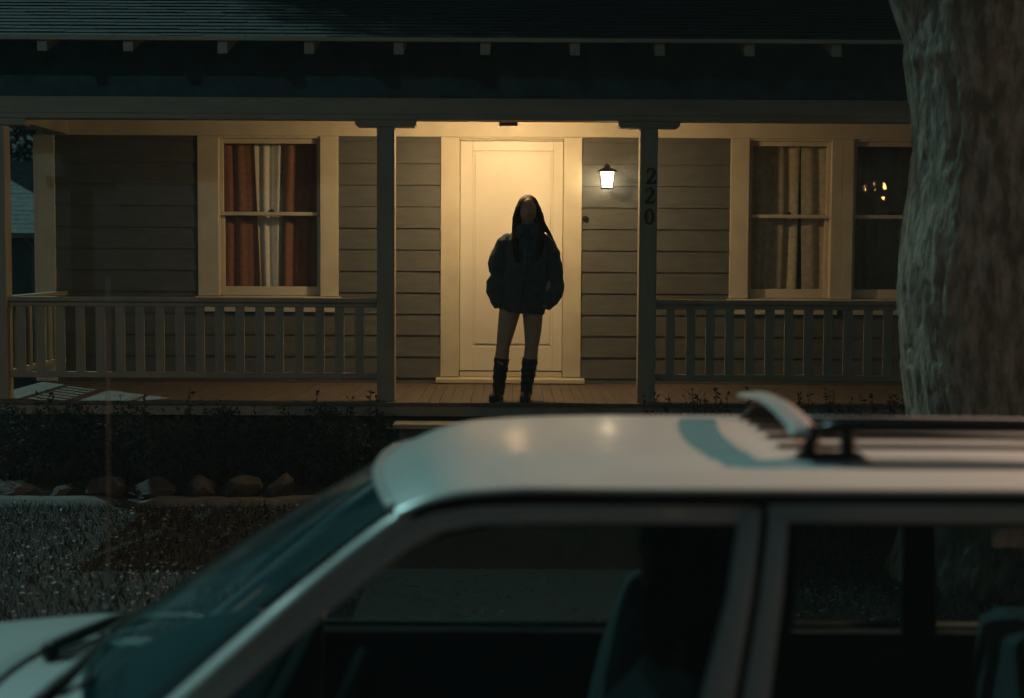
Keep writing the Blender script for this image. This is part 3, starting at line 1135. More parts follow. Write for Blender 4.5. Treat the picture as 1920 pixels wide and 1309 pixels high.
cx0 = 2.87
zlev = np.linspace(.12, P[-1][0], 300)
for z in zlev:
    le = lerp_tab(P, z)
    f = max(0, (z - 2.9) / .8)
    re = 3.42 + .05 * f * f + .10 * max(0, (.6 - z))
    le += max(0, z - 3.25) * .25 + .012
    cx, r = (le + re) / 2, (re - le) / 2
    ring = []
    for i in range(NR):
        t = 2 * math.pi * i / NR
        c = Vector((math.cos(t), math.sin(t), 0))
        q = Vector((c.x * 1.3, c.y * 1.3, z * .42))
        rid = noise.noise(q * 1.6) * .022 + noise.noise(Vector((c.x * 5, c.y * 5, z * 1.1))) * .006
        flake = noise.noise(Vector((c.x * 9 + 3, c.y * 9, z * 3.2)))
        rid += .007 * max(0, min(1, (flake - .12) * 14)) - .003
        fis = abs(noise.noise(Vector((c.x * 4.2, c.y * 4.2 + 7, z * .9))))
        rid -= .009 * max(0, 1 - fis * 11) * (.5 + .5 * noise.noise(Vector((c.x * 3, c.y * 3, z * 2.2))))
        scar = noise.noise(Vector((c.x * 7 + 11, c.y * 7, z * 5.5)))
        rid -= .010 * max(0, min(1, (scar - .25) * 9))
        rid += .003 * noise.noise(Vector((c.x * 30, c.y * 30, z * 16))) + .0022 * noise.noise(Vector((c.x * 70, c.y * 70, z * 30)))
        rr = r * 1.0 + rid
        ring.append((cx + c.x * rr, TY + c.y * min(rr, .62), z))
    rings.append(ring)
mb.loft(rings)
topz = zlev[-1]
cxt = (P[-1][1] + 3.6) / 2
mb2_paths = []


def limb(p0, p1, p2, p3, r0, r1, n=18):
    pts, rad = [], []
    p0, p1, p2, p3 = map(Vector, (p0, p1, p2, p3))
    for i in range(n + 1):
        t = i / n
        p = p0 * (1 - t) ** 3 + p1 * 3 * t * (1 - t) ** 2 + p2 * 3 * t * t * (1 - t) + p3 * t ** 3
        p += Vector((noise.noise((t * 4, r0 * 9, 1)), noise.noise((t * 4, r0 * 9, 7)), 0)) * .05 * t
        pts.append(p)
        rad.append(r0 + (r1 - r0) * t)
    mb.tube(pts, rad, 24)
    mb2_paths.append(pts)


limb((2.69, TY, 2.95), (2.66, TY, 3.35), (2.10, TY + .1, 4.2), (.8, TY + .3, 7.4), .37, .14)
limb((3.05, TY + .02, 2.9), (3.22, TY + .05, 3.6), (3.9, TY + .2, 4.6), (4.8, TY + .6, 7.6), .39, .10)
limb((1.75, TY + .16, topz + 1.9), (1.9, TY - .5, topz + 2.2), (2.2, TY - 1.2, topz + 3.2), (2.4, TY - 1.8, topz + 4.4), .16, .05)
limb((3.9, TY + .2, topz + 1.5), (3.4, TY + .6, topz + 2.6), (2.9, TY + 1.2, topz + 3.6), (2.6, TY + 1.6, topz + 4.8), .18, .05)
limb((4.1, TY + .25, topz + 1.7), (5.0, TY - .2, topz + 2.4), (5.8, TY - .6, topz + 3.2), (6.4, TY - .8, topz + 3.9), .15, .04)
trunk = mb.build('trunk', M['bark'], tree, smooth=True)
rng = np.random.default_rng(31)
cen = np.array([(p[-1].x, p[-1].y, p[-1].z) for p in mb2_paths] + [(p[-5].x, p[-5].y, p[-5].z + .3) for p in mb2_paths] + [(2.8, TY, topz + 5.2), (4.4, TY, topz + 5.0), (3.4, TY + .8, topz + 4.2)])
n = 15000
wch = rng.integers(0, len(cen), n)
dirs = rng.normal(size=(n, 3))
dirs /= np.linalg.norm(dirs, axis=1)[:, None]
Pp = cen[wch] + dirs * (rng.uniform(0, 1, n) ** .45)[:, None] * np.array([.95, .95, .7])
f = leaf_cards('crown', Pp, .10, M['leaf'], rng=rng)
put(f, tree)

# tall tree behind the house; the photo shows its shade on the roof
BX, BY = -9.0, 24.8
bt = thing('tree', (BX, BY, .3), 'tall tree standing behind the house, shading the right part of the roof', 'tree')
mb = MB()
mb.tube([(BX, BY, .1), (BX - .05, BY, 4.5), (BX + .15, BY - .05, 9), (BX - .1, BY, 14.5), (BX, BY - .1, 20.5)], [.55, .45, .36, .24, .07], 18)
mb.tube([(BX - .05, BY, 17), (BX - 2.2, BY, 20), (BX - 4.4, BY, 23.2), (BX - 5.2, BY, 26.6)], [.2, .15, .09, .02], 10)
for a in range(9):
    t = a * 2.4
    z = 15.5 + a * .5
    mb.tube([(BX, BY, z), (BX + 1.4 * math.cos(t), BY + .7 * math.sin(t), z + .8), (BX + 2.6 * math.cos(t), BY + 1.3 * math.sin(t), z + 1.8)], [.14, .08, .02], 8)
mb.build('trunk', M['bark'], bt, smooth=True)
rng = np.random.default_rng(5)
cen = np.array([(x_, BY + rng.uniform(-1.2, 1.2), rng.uniform(19.6, 22.9 if x_ > -12.2 else 21.8)) for x_ in rng.uniform(-13.0, -7.2, 80)])
n = 42000
wch = rng.integers(0, len(cen), n)
dirs = rng.normal(size=(n, 3))
dirs /= np.linalg.norm(dirs, axis=1)[:, None]
Pp = cen[wch] + dirs * (rng.uniform(0, 1, n) ** .4)[:, None] * 1.05
Pp = Pp[Pp[:, 2] < 1.428 * Pp[:, 1] - 11.9]
lead = np.stack([rng.uniform(-15.3, -12.9, 750), rng.uniform(24.2, 25.4, 750), rng.uniform(23.4, 27.4, 750)], 1)  # unseen leaf cluster, added to dapple the key light on the big trunk
clump = np.array([noise.noise((a * 1.9, b, c * 1.9)) for a, b, c in lead])
lead = lead[clump > -.18]
Pp = np.concatenate([Pp, lead])
put(leaf_cards('crown', Pp, .20, M['leaf'], rng=rng), bt)


# ------------------------------------------------------------------ car
YCAR = 3.9
car = thing('car', (.3, YCAR, .03), 'white estate car with roof rack parked at the kerb, facing left in the foreground', 'car')


def tab(t, x):
    if x <= t[0][0]:
        return t[0][1]
    for (a, b), (c, d) in zip(t, t[1:]):
        if x <= c:
            return b + (d - b) * (x - a) / (c - a)
    return t[-1][1]


def stab(t, x, w=.05):
    return (tab(t, x - w) + 2 * tab(t, x) + tab(t, x + w)) / 4


ZC = [(-.35, 1.592), (-.307, 1.612), (-.219, 1.657), (-.123, 1.675), (.055, 1.680), (.464, 1.684), (1.2, 1.684), (2.0, 1.668), (2.6, 1.63)]
ZS = [(-.30, 1.555), (-.252, 1.579), (-.185, 1.611), (-.115, 1.628), (.03, 1.640), (1.5, 1.642), (2.1, 1.63), (2.6, 1.58)]


def hw(z):
    return .72 - .12 * ((z - 1.0) / .6)


def roof_z(x, v):
    v = min(1, abs(v))
    e, c = stab(ZS, x, .03), stab(ZC, x, .03)
    return e + (c - e) * (1 - v ** 2.3)


def roof_front(v):
    return -.325 + .075 * v * v


mb = MB()
VV = [-1.04, -1.035, -1.022, -1.0, -.96, -.9, -.8, -.65, -.5, -.35, -.2, -.07, .07, .2, .35, .5, .65, .8, .9, .96, 1.0, 1.022, 1.035, 1.04]


def roof_fn(u, t):
    v = VV[round(t * (len(VV) - 1))]
    x = roof_front(max(-1, min(1, v))) + (2.62 - roof_front(max(-1, min(1, v)))) * (u ** 1.7)
    z = roof_z(x, v)
    fx = max(0, min(1, (x + .25) / .5))
    z -= (.012 + .038 * fx) * max(0, (min(1, abs(v)) - .70) / .30) ** 2
    if abs(v) > 1:
        z -= {1.022: .004, 1.035: .010, 1.04: .017}[abs(v)]
    return (x, YCAR + v * .60, z + (.010 + .034 * fx) * min(1, abs(v)) ** 4)


mb.grid(roof_fn, 60, len(VV) - 1)
roofp = mb.build('roof', M['paint'], car, smooth=True)
mb = MB()
mb.grid(lambda u, t: (roof_front(1.9 * t - .95) + .02 + (2.5 - roof_front(1.9 * t - .95)) * u, YCAR + (1.9 * t - .95) * .6, roof_z(roof_front(1.9 * t - .95) + .02 + (2.5 - roof_front(1.9 * t - .95)) * u, 1.9 * t - .95) - .03), 30, 16)
mb.build('headlining', M['cabin'], car, smooth=True)


# windscreen and its moulding
def ws_top(v):
    x = roof_front(v) - .006
    return Vector((x, YCAR + .60 * v * .985, roof_z(x + .004, v) - .006))


def ws_bot(v):
    return Vector((-1.07 + .20 * v * v, YCAR + .685 * v, 1.118 - .03 * v * v))


def ws(t, v):
    p = ws_bot(v).lerp(ws_top(v), t)
    b = .020 * math.sin(math.pi * t) * (1 - .5 * v * v)
    return p + Vector((-.55 * b, 0, .83 * b))


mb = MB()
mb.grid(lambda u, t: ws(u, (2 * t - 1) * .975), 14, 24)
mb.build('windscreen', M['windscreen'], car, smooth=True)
mb = MB()
mb.tube([ws_top(v / 12) + Vector((-.004, 0, .002)) for v in range(-12, 13)], .011, 8)
mb.build('windscreen_moulding', M['paint'], car, smooth=True)


def bar_(mb, rows, y):
    """flat door-frame strip with rounded edges, standing in the plane of the glass"""
    prof = [(0, -.012), (.0, -.002), (.10, .008), (.3, .0115), (.7, .0115), (.9, .008), (1, -.002), (1, -.012)]
    mb.loft([[(a + (b - a) * t, y(z, o), z) for t, o in prof] for a, b, z in rows])


def ribbon(mb, pts, w, y):
    """flat rounded strip of half width w following a line in the plane of the glass"""
    rows = []
    for i, (x, z) in enumerate(pts):
        a, b = pts[max(0, i - 1)], pts[min(len(pts) - 1, i + 1)]
        t = Vector((b[0] - a[0], b[1] - a[1])).normalized()
        rows.append((x - t.y * w, z + t.x * w, x + t.y * w, z - t.x * w))
    prof = [(0, -.012), (.0, -.004), (.08, .004), (.25, .007), (.75, .007), (.92, .004), (1, -.004), (1, -.012)]
    mb.loft([[(ax + (bx - ax) * t, y(az + (bz - az) * t, o), az + (bz - az) * t) for t, o in prof] for ax, az, bx, bz in rows])


for sgn in (-1, 1):
    # pillar and cant rail in body colour
    pts = [(-.93, 1.005), (-.86, 1.062), (-.72, 1.178), (-.607, 1.278), (-.50, 1.37), (-.41, 1.446), (-.33, 1.508), (-.27, 1.552), (-.22, 1.58), (-.15, 1.601), (-.06, 1.612), (.1, 1.617), (.8, 1.617), (1.6, 1.617), (2.2, 1.605), (2.5, 1.57)]
    mb = MB()
    pp3 = [Vector((x, YCAR + sgn * (hw(z) + .004), z)) for x, z in pts]
    n0 = Vector((-.585, .436 * sgn, .684))
    rings = []
    pp3 = [p for p in pp3 if p.x < .5]
    for i, p in enumerate(pp3):
        t = (pp3[min(i + 1, len(pp3) - 1)] - pp3[max(i - 1, 0)]).normalized()
        nn = (n0 - t * n0.dot(t)).normalized()
        wv = t.cross(nn).normalized()
        q = 0.0 if i < 5 else .45
        hwid = (.027 if i < 5 else .025 if i < 8 else .018 if i < 10 else .010 if i < 11 else .004)
        rings.append([p + wv * (hwid * a) + nn * (hwid * b) for a, b in ((-1.0, -.85), (-1.0, -.25), (-.90, -.06 - q), (-.62, .035 - q * .3), (-.2, .065), (.2, .065), (.62, .035 - q * .3), (.90, -.06 - q), (1.0, -.25 - q), (1.0, -.85))])
    mb.loft(rings)
    mb.build('pillar', M['paint'], car, smooth=True)
    y = lambda z, o=.0: YCAR + sgn * (hw(z) + o)
    # front door
    mb = MB()
    fr = [(-.80, 1.02), (-.655, 1.175), (-.51, 1.300), (-.40, 1.389), (-.30, 1.470), (-.23, 1.521), (-.16, 1.556), (-.07, 1.573), (.05, 1.577), (.25, 1.578), (.53, 1.578)]
    ribbon(mb, fr, .030, y)
    bar_(mb, [(.500, .552, 1.585), (.470, .528, 1.4), (.411, .489, 1.19), (.36, .455, 1.0)], y)
    mb.prism([(-.86, .90), (.44, .90), (.44, .42), (-.86, .42)], 'y', YCAR + sgn * .855, YCAR + sgn * .868)
    d = mb.build('door', M['paint'], car, smooth=True)
    mb = MB()
    poly = [(-.80, 1.0), (.40, 1.0), (.455, 1.25), (.50, 1.56), (-.08, 1.56), (-.18, 1.535), (-.30, 1.455), (-.52, 1.28)]
    mb.add([(x, y(z, -.012), z) for x, z in poly], [tuple(range(len(poly)))])
    mb.build('window_pane', M['carglass'], d)
    mb = MB()
    mb.box(.16, .36, YCAR + sgn * .869, YCAR + sgn * .888, .84, .87)
    mb.build('handle', M['plastic'], d, bevel=.005)
    mb = MB()
    mb.loft([[(-.60 + dx, YCAR + sgn * (yy), 1.03 + dz) for dx, dz in ((-.09, -.05), (.02, -.055), (.04, .04), (-.05, .055))] for yy in (.80, .84, .98, 1.0)])
    mb.build('wing_mirror', M['paint'], d, bevel=.02)
    # rear door
    mb = MB()
    mb.tube([(.56, y(1.578, .004), 1.578), (.8, y(1.578, .004), 1.578), (1.12, y(1.578, .004), 1.578), (1.235, y(1.575, .004), 1.575)], .027, 10, flat=(.45, 1.0))
    bar_(mb, [(.561, .610, 1.585), (.537, .592, 1.4), (.497, .561, 1.19), (.463, .535, 1.0)], y)
    mb.tube([(1.215, y(1.578, .004), 1.578), (1.235, y(1.0, .004), 1.0)], [.026, .034], 10, flat=(.4, 1.0))
    mb.prism([(.47, .90), (1.30, .90), (1.2, .65), (1.0, .42), (.47, .42)], 'y', YCAR + sgn * .855, YCAR + sgn * .868)
    d = mb.build('door', M['paint'], car, smooth=True)
    mb = MB()
    poly = [(.53, 1.0), (1.21, 1.0), (1.195, 1.56), (.605, 1.56)]
    mb.add([(x, y(z, -.012), z) for x, z in poly], [(0, 1, 2, 3)])
    mb.build('window_pane', M['carglass'], d)
    mb = MB()
    mb.box(.62, .82, YCAR + sgn * .869, YCAR + sgn * .888, .84, .87)
    mb.build('handle', M['plastic'], d, bevel=.005)
    # dark seal under the gutter, between the two doors, and at the belt
    mb = MB()
    mb.tube([(x, y(z, .004), z) for x, z in [(-.26, 1.545), (-.18, 1.580), (-.08, 1.599), (.05, 1.606), (.3, 1.608), (1.2, 1.608), (2.2, 1.595)]], [.006, .012, .016, .019, .021, .021, .021], 8)
    mb.tube([(.557, y(1.59, -.006), 1.59), (.532, y(1.4, -.006), 1.4), (.49, y(1.19, -.006), 1.19), (.46, y(1.0, -.006), 1.0)], .014, 8)
    mb.tube([(-.84, y(1.0, -.004), .998), (2.2, y(1.0, -.004), .998)], .014, 8)
    mb.build('seal', M['rubber'], car, smooth=True)
    # inner trim of the pillars
    mb = MB()
    mb.prism([(.42, 1.0), (.60, 1.0), (.64, 1.57), (.47, 1.57)], 'y', YCAR + sgn * .585, YCAR + sgn * .592)
    mb.tube([(-.72, YCAR + sgn * (hw(1.14) - .035), 1.14), (-.28, YCAR + sgn * (hw(1.53) - .035), 1.515), (.0, YCAR + sgn * .575, 1.57), (2.1, YCAR + sgn * .575, 1.57)], .03, 8)
    mb.box(-.85, 2.2, YCAR + sgn * .65 - .03, YCAR + sgn * .65 + .03, .5, .998)
    mb.build('door_lining', M['cabin'], car)
    mb = MB()
    mb.prism([(1.17, 1.0), (1.275, 1.0), (1.255, 1.57), (1.165, 1.57)], 'y', YCAR + sgn * .588, YCAR + sgn * .594)
    mb.build('pillar_lining', M['cabin'], car)
    # rear quarter
    mb = MB()
    poly = [(1.27, 1.0), (2.22, 1.0), (2.02, 1.545), (1.245, 1.56)]
    mb.add([(x, y(z, -.012), z) for x, z in poly], [(0, 1, 2, 3)])
    mb.build('quarter_window', M['carglass'], car)
    mb = MB()
    mb.tube([(2.06, y(1.585), 1.585), (2.26, y(1.0), .995)], [.05, .07], 10, flat=(.4, 1))
    mb.tube([(1.24, y(1.585, .002), 1.585), (2.06, y(1.585, .002), 1.585)], .022, 10, flat=(.45, 1))
    mb.tube([(2.5, y(1.55, -.02), 1.55), (2.66, y(1.0, -.02), 1.0)], [.06, .08], 10, flat=(.6, 1))
    mb.build('rear_pillar', M['paint'], car, smooth=True)
    for wx in (-1.50, 1.62):
        mb = MB()
        rings = []
        for yy, rr in ((.66, .25), (.66, .33), (.70, .345), (.82, .345), (.865, .33), (.868, .235), (.84, .22)):
            rings.append([(wx + rr * math.cos(t * math.pi / 20), YCAR + sgn * yy, .345 + rr * math.sin(t * math.pi / 20)) for t in range(40)])
        mb.loft(rings, cap=False)
        wheel = mb.build('wheel', M['tyre'], car, smooth=True)
        mb = MB()
        rings = []
        for yy, rr in ((.80, .235), (.858, .235), (.862, .215), (.835, .19), (.842, .07), (.858, .05)):
            rings.append([(wx + rr * math.cos(t * math.pi / 20), YCAR + sgn * yy, .345 + rr * math.sin(t * math.pi / 20)) for t in range(40)])
        mb.loft(rings)
        for q in range(5):
            a = q * 2 * math.pi / 5
            mb.tube([(wx + .05 * math.cos(a), YCAR + sgn * .855, .345 + .05 * math.sin(a)), (wx + .215 * math.cos(a), YCAR + sgn * .852, .345 + .215 * math.sin(a))], [.035, .045], 8, flat=(.3, 1))
        mb.build('rim', M['alloy'], wheel)
    mb = MB()
    mb.loft([[(-2.10 + dx, YCAR + sgn * yy, .70 + dz) for dx, dz in ((0, -.07), (.1, -.075), (.16, .075), (.03, .07))] for yy in (.42, .6, .76)])
    mb.build('headlamp', M['headlamp'], car, bevel=.01)
    mb = MB()
    mb.box(2.70, 2.765, YCAR + sgn * .76 - .06, YCAR + sgn * .76 + .06, .8, 1.1)
    mb.build('tail_lamp', M['tail'], car, bevel=.01)

# lower body shell
prof_b = [(.70, .93), (.735, .945), (.80, .925), (.845, .86), (.862, .70), (.85, .45), (.80, .30), (.5, .24)]
rings = []
for x in (-2.16, -2.12, -2.0, -1.8, -1.4, -1.0, -.9, -.4, .5, 1.5, 2.2, 2.6, 2.72, 2.76):
    sy = 1 - .16 * max(0, (-1.7 - x) / .46) ** 2 - .08 * max(0, (x - 2.3) / .46) ** 2
    dz = -.17 * max(0, (-1.55 - x) / .6) ** 1.6
    ring = [(x, YCAR - a * sy, z + (dz if z > .6 else 0)) for a, z in prof_b] + [(x, YCAR + a * sy, z + (dz if z > .6 else 0)) for a, z in prof_b[::-1]]
    rings.append(ring)
mb = MB()
mb.loft(rings, cap=True, closed=False)
for sgn in (-1, 1):
    for wx in (-1.50, 1.62):
        pass
mb.build('body', M['paint'], car, smooth=False, bevel=.006)
mb = MB()
for sgn in (-1, 1):
    for wx in (-1.50, 1.62):
        pts = [(wx + .40 * math.cos(math.pi * k / 16), YCAR + sgn * .862, .36 + .40 * math.sin(math.pi * k / 16)) for k in range(17)]
        mb.tube(pts, .028, 8)
mb.build('wheel_arch_trim', M['plastic'], car, smooth=True)
mb = MB()
mb.box(-2.24, -2.10, YCAR - .74, YCAR + .74, .34, .56)
mb.build('front_bumper', M['plastic'], car, bevel=.03)
mb = MB()
mb.box(2.74, 2.87, YCAR - .76, YCAR + .76, .38, .6)
mb.build('rear_bumper', M['plastic'], car, bevel=.03)
mb = MB()
mb.prism([(2.52, 1.56), (2.66, 1.0), (2.64, 1.0), (2.50, 1.56)], 'y', YCAR - .56, YCAR + .56)
mb.build('rear_window', M['carglass'], car)


def hood_rear(v):
    return min(-1.26 + .32 * (YCAR + .735 * v - 3.65) ** 2, ws_bot(v).x - .03)


def hood_z(x, v):
    f = max(0, (-1.1 - x) / .95)
    return 1.108 - .085 * abs(v) ** 2.4 - .10 * f ** 1.8 - .02 * f


mb = MB()


def hood_fn(u, t):
    v = 2 * t - 1
    x1 = hood_rear(v)
    x0 = -2.08 + .10 * v * v
    x = x0 + (x1 - x0) * u
    e = .012 if u in (0, 1) else 0
    return (x, YCAR + v * .735, hood_z(x, v) - e)


mb.grid(hood_fn, 30, 30)
mb.build('bonnet', M['paint'], car, smooth=True)
mb = MB()
mb.grid(lambda u, t: (hood_rear(2 * t - 1) + .010 + (ws_bot(2 * t - 1).x - .004 - hood_rear(2 * t - 1)) * u, YCAR + (2 * t - 1) * .70,
                      hood_z(-1.1, 2 * t - 1) - .030 + .018 * u), 8, 30)
mb.build('cowl', M['paint'], car, smooth=True)
mb = MB()
mb.grid(lambda u, t: (hood_rear(2 * t - 1) - .02 + .05 * u, YCAR + (2 * t - 1) * .72, hood_z(-1.2, 2 * t - 1) - .05), 2, 30)
mb.build('bonnet_gap', M['rubber'], car)
wq = lambda px, py, Y: tuple(W(px, py, Y))
for pts, r0, arm in (([wq(86, 1228, 3.86), wq(98, 1216, 3.88), wq(150, 1190, 3.98), wq(205, 1164, 4.12), wq(268, 1146, 4.26)], .017, True),
                     ([wq(60, 1330, 3.34), wq(98, 1296, 3.42), wq(136, 1262, 3.54), wq(172, 1222, 3.76), wq(214, 1188, 3.94)], .014, False)):
    mb = MB()
    mb.tube(pts, [r0 * 1.3, r0 * 1.5, r0 * 1.1, r0 * .8, r0 * .4], 8)
    p = [Vector(q) for q in pts]
    mb.tube([p[1] + Vector((.03, -.03, .0)), p[2] + Vector((.055, -.03, -.004)), p[3] + Vector((.040, -.02, .0)), p[4] + Vector((-.01, -.01, .004))], .007, 6)
    mb.build('wiper', M['rubber'], car, smooth=True)
# antenna on the far wing
ab = W(203, 1152, 4.52)
mb = MB()
mb.tube([(ab.x, 4.52, 1.02), (ab.x, 4.52, ab.z + .01), (ab.x, 4.52, ab.z + .03)], [.022, .018, .008], 10)
mb.tube([(ab.x, 4.52, ab.z + .03), (ab.x + .004, 4.53, W(203, 760, 4.52).z), (ab.x + .006, 4.54, W(203, 520, 4.52).z)], [.0030, .0025, .0013], 8)
mb.build('antenna', M['antenna'], car, smooth=True)

# roof rack
rack_slats = MB()
rack = None
XS = .635
mb = MB()
yr = 3.452
zr = 1.746
pts = [(.705, yr, 1.738), (.75, yr, zr), (1.4, yr, zr + .002), (2.1, yr, zr - .02), (2.22, yr, 1.70)]
mb.tube(pts, [.014, .0165, .0165, .0165, .014], 10)
rack = mb.build('roof_rack', M['plastic'], car, smooth=True)
mb = MB()
yf2 = 4.36
mb.tube([(.68, yf2, roof_z(.7, .76) + .004), (1.4, yf2, roof_z(1.4, .76) + .005), (2.2, yf2, roof_z(2.2, .76) + .004)], .010, 8)
mb.build('side_rail', M['plastic'], rack, smooth=True)
for yy in (3.452, 3.60, 3.75, 3.90, 4.05, 4.20):
    v = (yy - YCAR) / .6
    mb = MB()
    w = .020
    path = [XS, XS + .05, 1.0, 1.5, 2.0, 2.25]
    vs = []
    rings = []
    for x in path:
        z = roof_z(x, v)
        rings.append([(x, yy - w, z - .002), (x, yy + w, z - .002), (x, yy + w * .8, z + .011), (x, yy - w * .8, z + .011)])
    mb.loft(rings)
    mb.build('slat', M['plastic'], rack)
for fx, dx in ((.645, 1), (2.05, 1)):
    mb = MB()
    zb = roof_z(fx, .75)
    mb.loft([[(fx + a, yr - .028, zb - .004), (fx + b, yr - .028, zb - .004), (fx + b, yr + .028, zb - .004), (fx + a, yr + .028, zb - .004)][::1] if k == 0 else
             [(fx + a + .012, yr - .02, zb + .026), (fx + b - .035, yr - .02, zb + .026), (fx + b - .035, yr + .02, zb + .026), (fx + a + .012, yr + .02, zb + .026)]
             for k, (a, b) in enumerate(((0, .185), (0, .185)))])
    mb.tube([(fx + .030, yr, zb + .02), (fx + .050, yr, zr)], [.016, .015], 10)
    mb.tube([(fx + .125, yr, zb + .02), (fx + .120, yr, zr)], [.018, .016], 10)
    mb.build('foot', M['plastic'], rack)
    mb = MB()
    zb2 = roof_z(fx, .6)
    yb2 = 4.245
    mb.loft([[(fx + a, yb2 - .025, z), (fx + b, yb2 - .025, z), (fx + b, yb2 + .025, z), (fx + a, yb2 + .025, z)] for a, b, z in ((0, .13, zb2 - .004), (.01, .11, zb2 + .02), (.03, .08, zb2 + .045))])
    mb.build('foot', M['plastic'], rack)
for bx in (.668, 2.1):
    mb = MB()
    rings = []
    for k in range(17):
        t = k / 16
        yy = 3.44 + t * (4.27 - 3.44)
        z = 1.740 + .026 * math.sin(math.pi * t) - (.012 if k in (0,) else 0)
        w = .036
        rings.append([(bx - w, yy, z - .004), (bx - w * .3, yy, z - .010), (bx + w, yy, z - .012), (bx + w, yy, z - .004), (bx + w * .2, yy, z + .010), (bx - w * .7, yy, z + .006)])
    mb.loft(rings)
    mb.build('crossbar', M['bar'], rack, smooth=False, bevel=.003)

# cabin
mb = MB()
mb.grid(lambda u, t: (-1.02 + .42 * u + .12 * (2 * t - 1) ** 2 * (1 - u), YCAR + (2 * t - 1) * .62, 1.065 + .02 * math.sin(u * 3) - .02 * (2 * t - 1) ** 2), 10, 20)
mb.box(-.62, -.56, YCAR - .62, YCAR + .62, .6, 1.055)
mb.build('dashboard', M['cabin'], car, smooth=False)
mb = MB()
mb.box(-.9, 2.6, YCAR - .66, YCAR + .66, .34, .38)
mb.build('cabin_floor', M['cabin'], car)
for sy in (-.36, .36):
    y0 = YCAR + sy
    mb = MB()

    def srow(x, z, w, d, sb=(.13 if sy < 0 else 0.0)):
        x += sb
        return [(x - d, y0 - w * .8, z), (x - d * .2, y0 - w, z), (x + d, y0 - w * .9, z), (x + d, y0 + w * .9, z), (x - d * .2, y0 + w, z), (x - d, y0 + w * .8, z)]
    mb.loft([srow(.26, .58, .22, .07), srow(.28, .75, .25, .08), srow(.33, 1.0, .25, .075), srow(.375, 1.18, .21, .06), srow(.39, 1.23, .16, .045)])
    mb.loft([srow(-.02, .42, .22, .26), srow(-.03, .56, .25, .30), srow(-.03, .60, .22, .27)])
    st = mb.build('seat', M['seat'], car, smooth=True, subd=1)
    mb = MB()
    mb.loft([srow(.40, 1.275, .10, .03), srow(.405, 1.30, .135, .05), srow(.415, 1.40, .135, .05), srow(.42, 1.46, .10, .03)])
    sb_ = .13 if sy < 0 else 0
    mb.tube([(.40 + sb_, y0 - .05, 1.2), (.405 + sb_, y0 - .05, 1.3)], .006, 6)
    mb.tube([(.40 + sb_, y0 + .05, 1.2), (.405 + sb_, y0 + .05, 1.3)], .006, 6)
    mb.build('headrest', M['seat'], st, smooth=True, subd=1)
mb = MB()
mb.loft([[(1.42 - d, YCAR - .6, z), (1.42 - d, YCAR + .6, z), (1.56, YCAR + .6, z), (1.56, YCAR - .6, z)] for d, z in ((.5, .45), (.52, .62), (.06, .66), (.02, 1.06), (-.04, 1.09))])
mb.build('rear_seat', M['seat'], car, bevel=.03)
mb = MB()
sc = Vector((-.42, YCAR - .36, 1.02))
pts = []
for k in range(25):
    t = 2 * math.pi * k / 24
    pts.append(sc + Vector((.17 * math.sin(t) * .42, .185 * math.cos(t), .185 * math.sin(t) * .9)))
mb.tube(pts, .014, 8)
mb.tube([sc + Vector((-.13, 0, -.07)), sc], [.03, .045], 10)
mb.tube([sc + Vector((0, -.18, 0)), sc + Vector((0, .18, 0))], .014, 8)
mb.build('steering_wheel', M['cabin'], car, smooth=True)

# ------------------------------------------------------------------ person
PY = 12.13
pw = W(985, 757, PY)
K = PY / FPX
pc = Vector((pw.x, PY, ZF))
per = thing('person', (pc.x, pc.y, ZF), 'person with long dark hair, oversized dark jacket and tall boots before the lit door', 'person')


def E(cx, cy, z, rx, ry, n=20, tilt=0.0):
    return [(pc.x + cx + rx * math.cos(2 * math.pi * i / n), pc.y + cy + ry * math.sin(2 * math.pi * i / n), pc.z + z + tilt * rx * math.cos(2 * math.pi * i / n)) for i in range(n)]


def L(u, d, h):
    return Vector((pc.x + u, pc.y + d, pc.z + h))


mb = MB()
tx = -.035
mb.loft([E(-.05, 0, .70, .11, .09), E(-.055, 0, .78, .155, .105), E(-.055, 0, .86, .16, .105), E(tx, 0, 1.0, .12, .09), E(-.01, 0, 1.14, .145, .10), E(0, .0, 1.26, .16, .095),
         E(.003, .005, 1.32, .13, .07), E(.006, .005, 1.355, .065, .06), E(.010, -.002, 1.40, .05, .053), E(.012, -.004, 1.44, .05, .055)])
# legs
mb.tube([L(-.115, 0, .80), L(-.135, -.005, .68), L(-.160, -.012, .55), L(-.180, -.015, .44), L(-.192, -.002, .33), L(-.205, .012, .22), L(-.215, .018, .10), L(-.218, .016, .05)], [.085, .083, .068, .054, .056, .048, .036, .038], 16)
mb.tube([L(.030, 0, .80), L(.056, -.004, .68), L(.055, -.010, .55), L(.048, -.012, .44), L(.038, .0, .33), L(.022, .012, .22), L(.010, .018, .10), L(.008, .016, .05)], [.085, .080, .068, .055, .056, .048, .036, .038], 16)
mb.tube([L(-.216, .04, .04), L(-.232, -.03, .035), L(-.25, -.10, .025), L(-.256, -.14, .02)], [.036, .036, .032, .018], 12, flat=(1, .8))
mb.tube([L(.008, .04, .04), L(.004, -.03, .035), L(-.002, -.11, .025), L(-.004, -.15, .02)], [.036, .036, .032, .018], 12, flat=(1, .8))
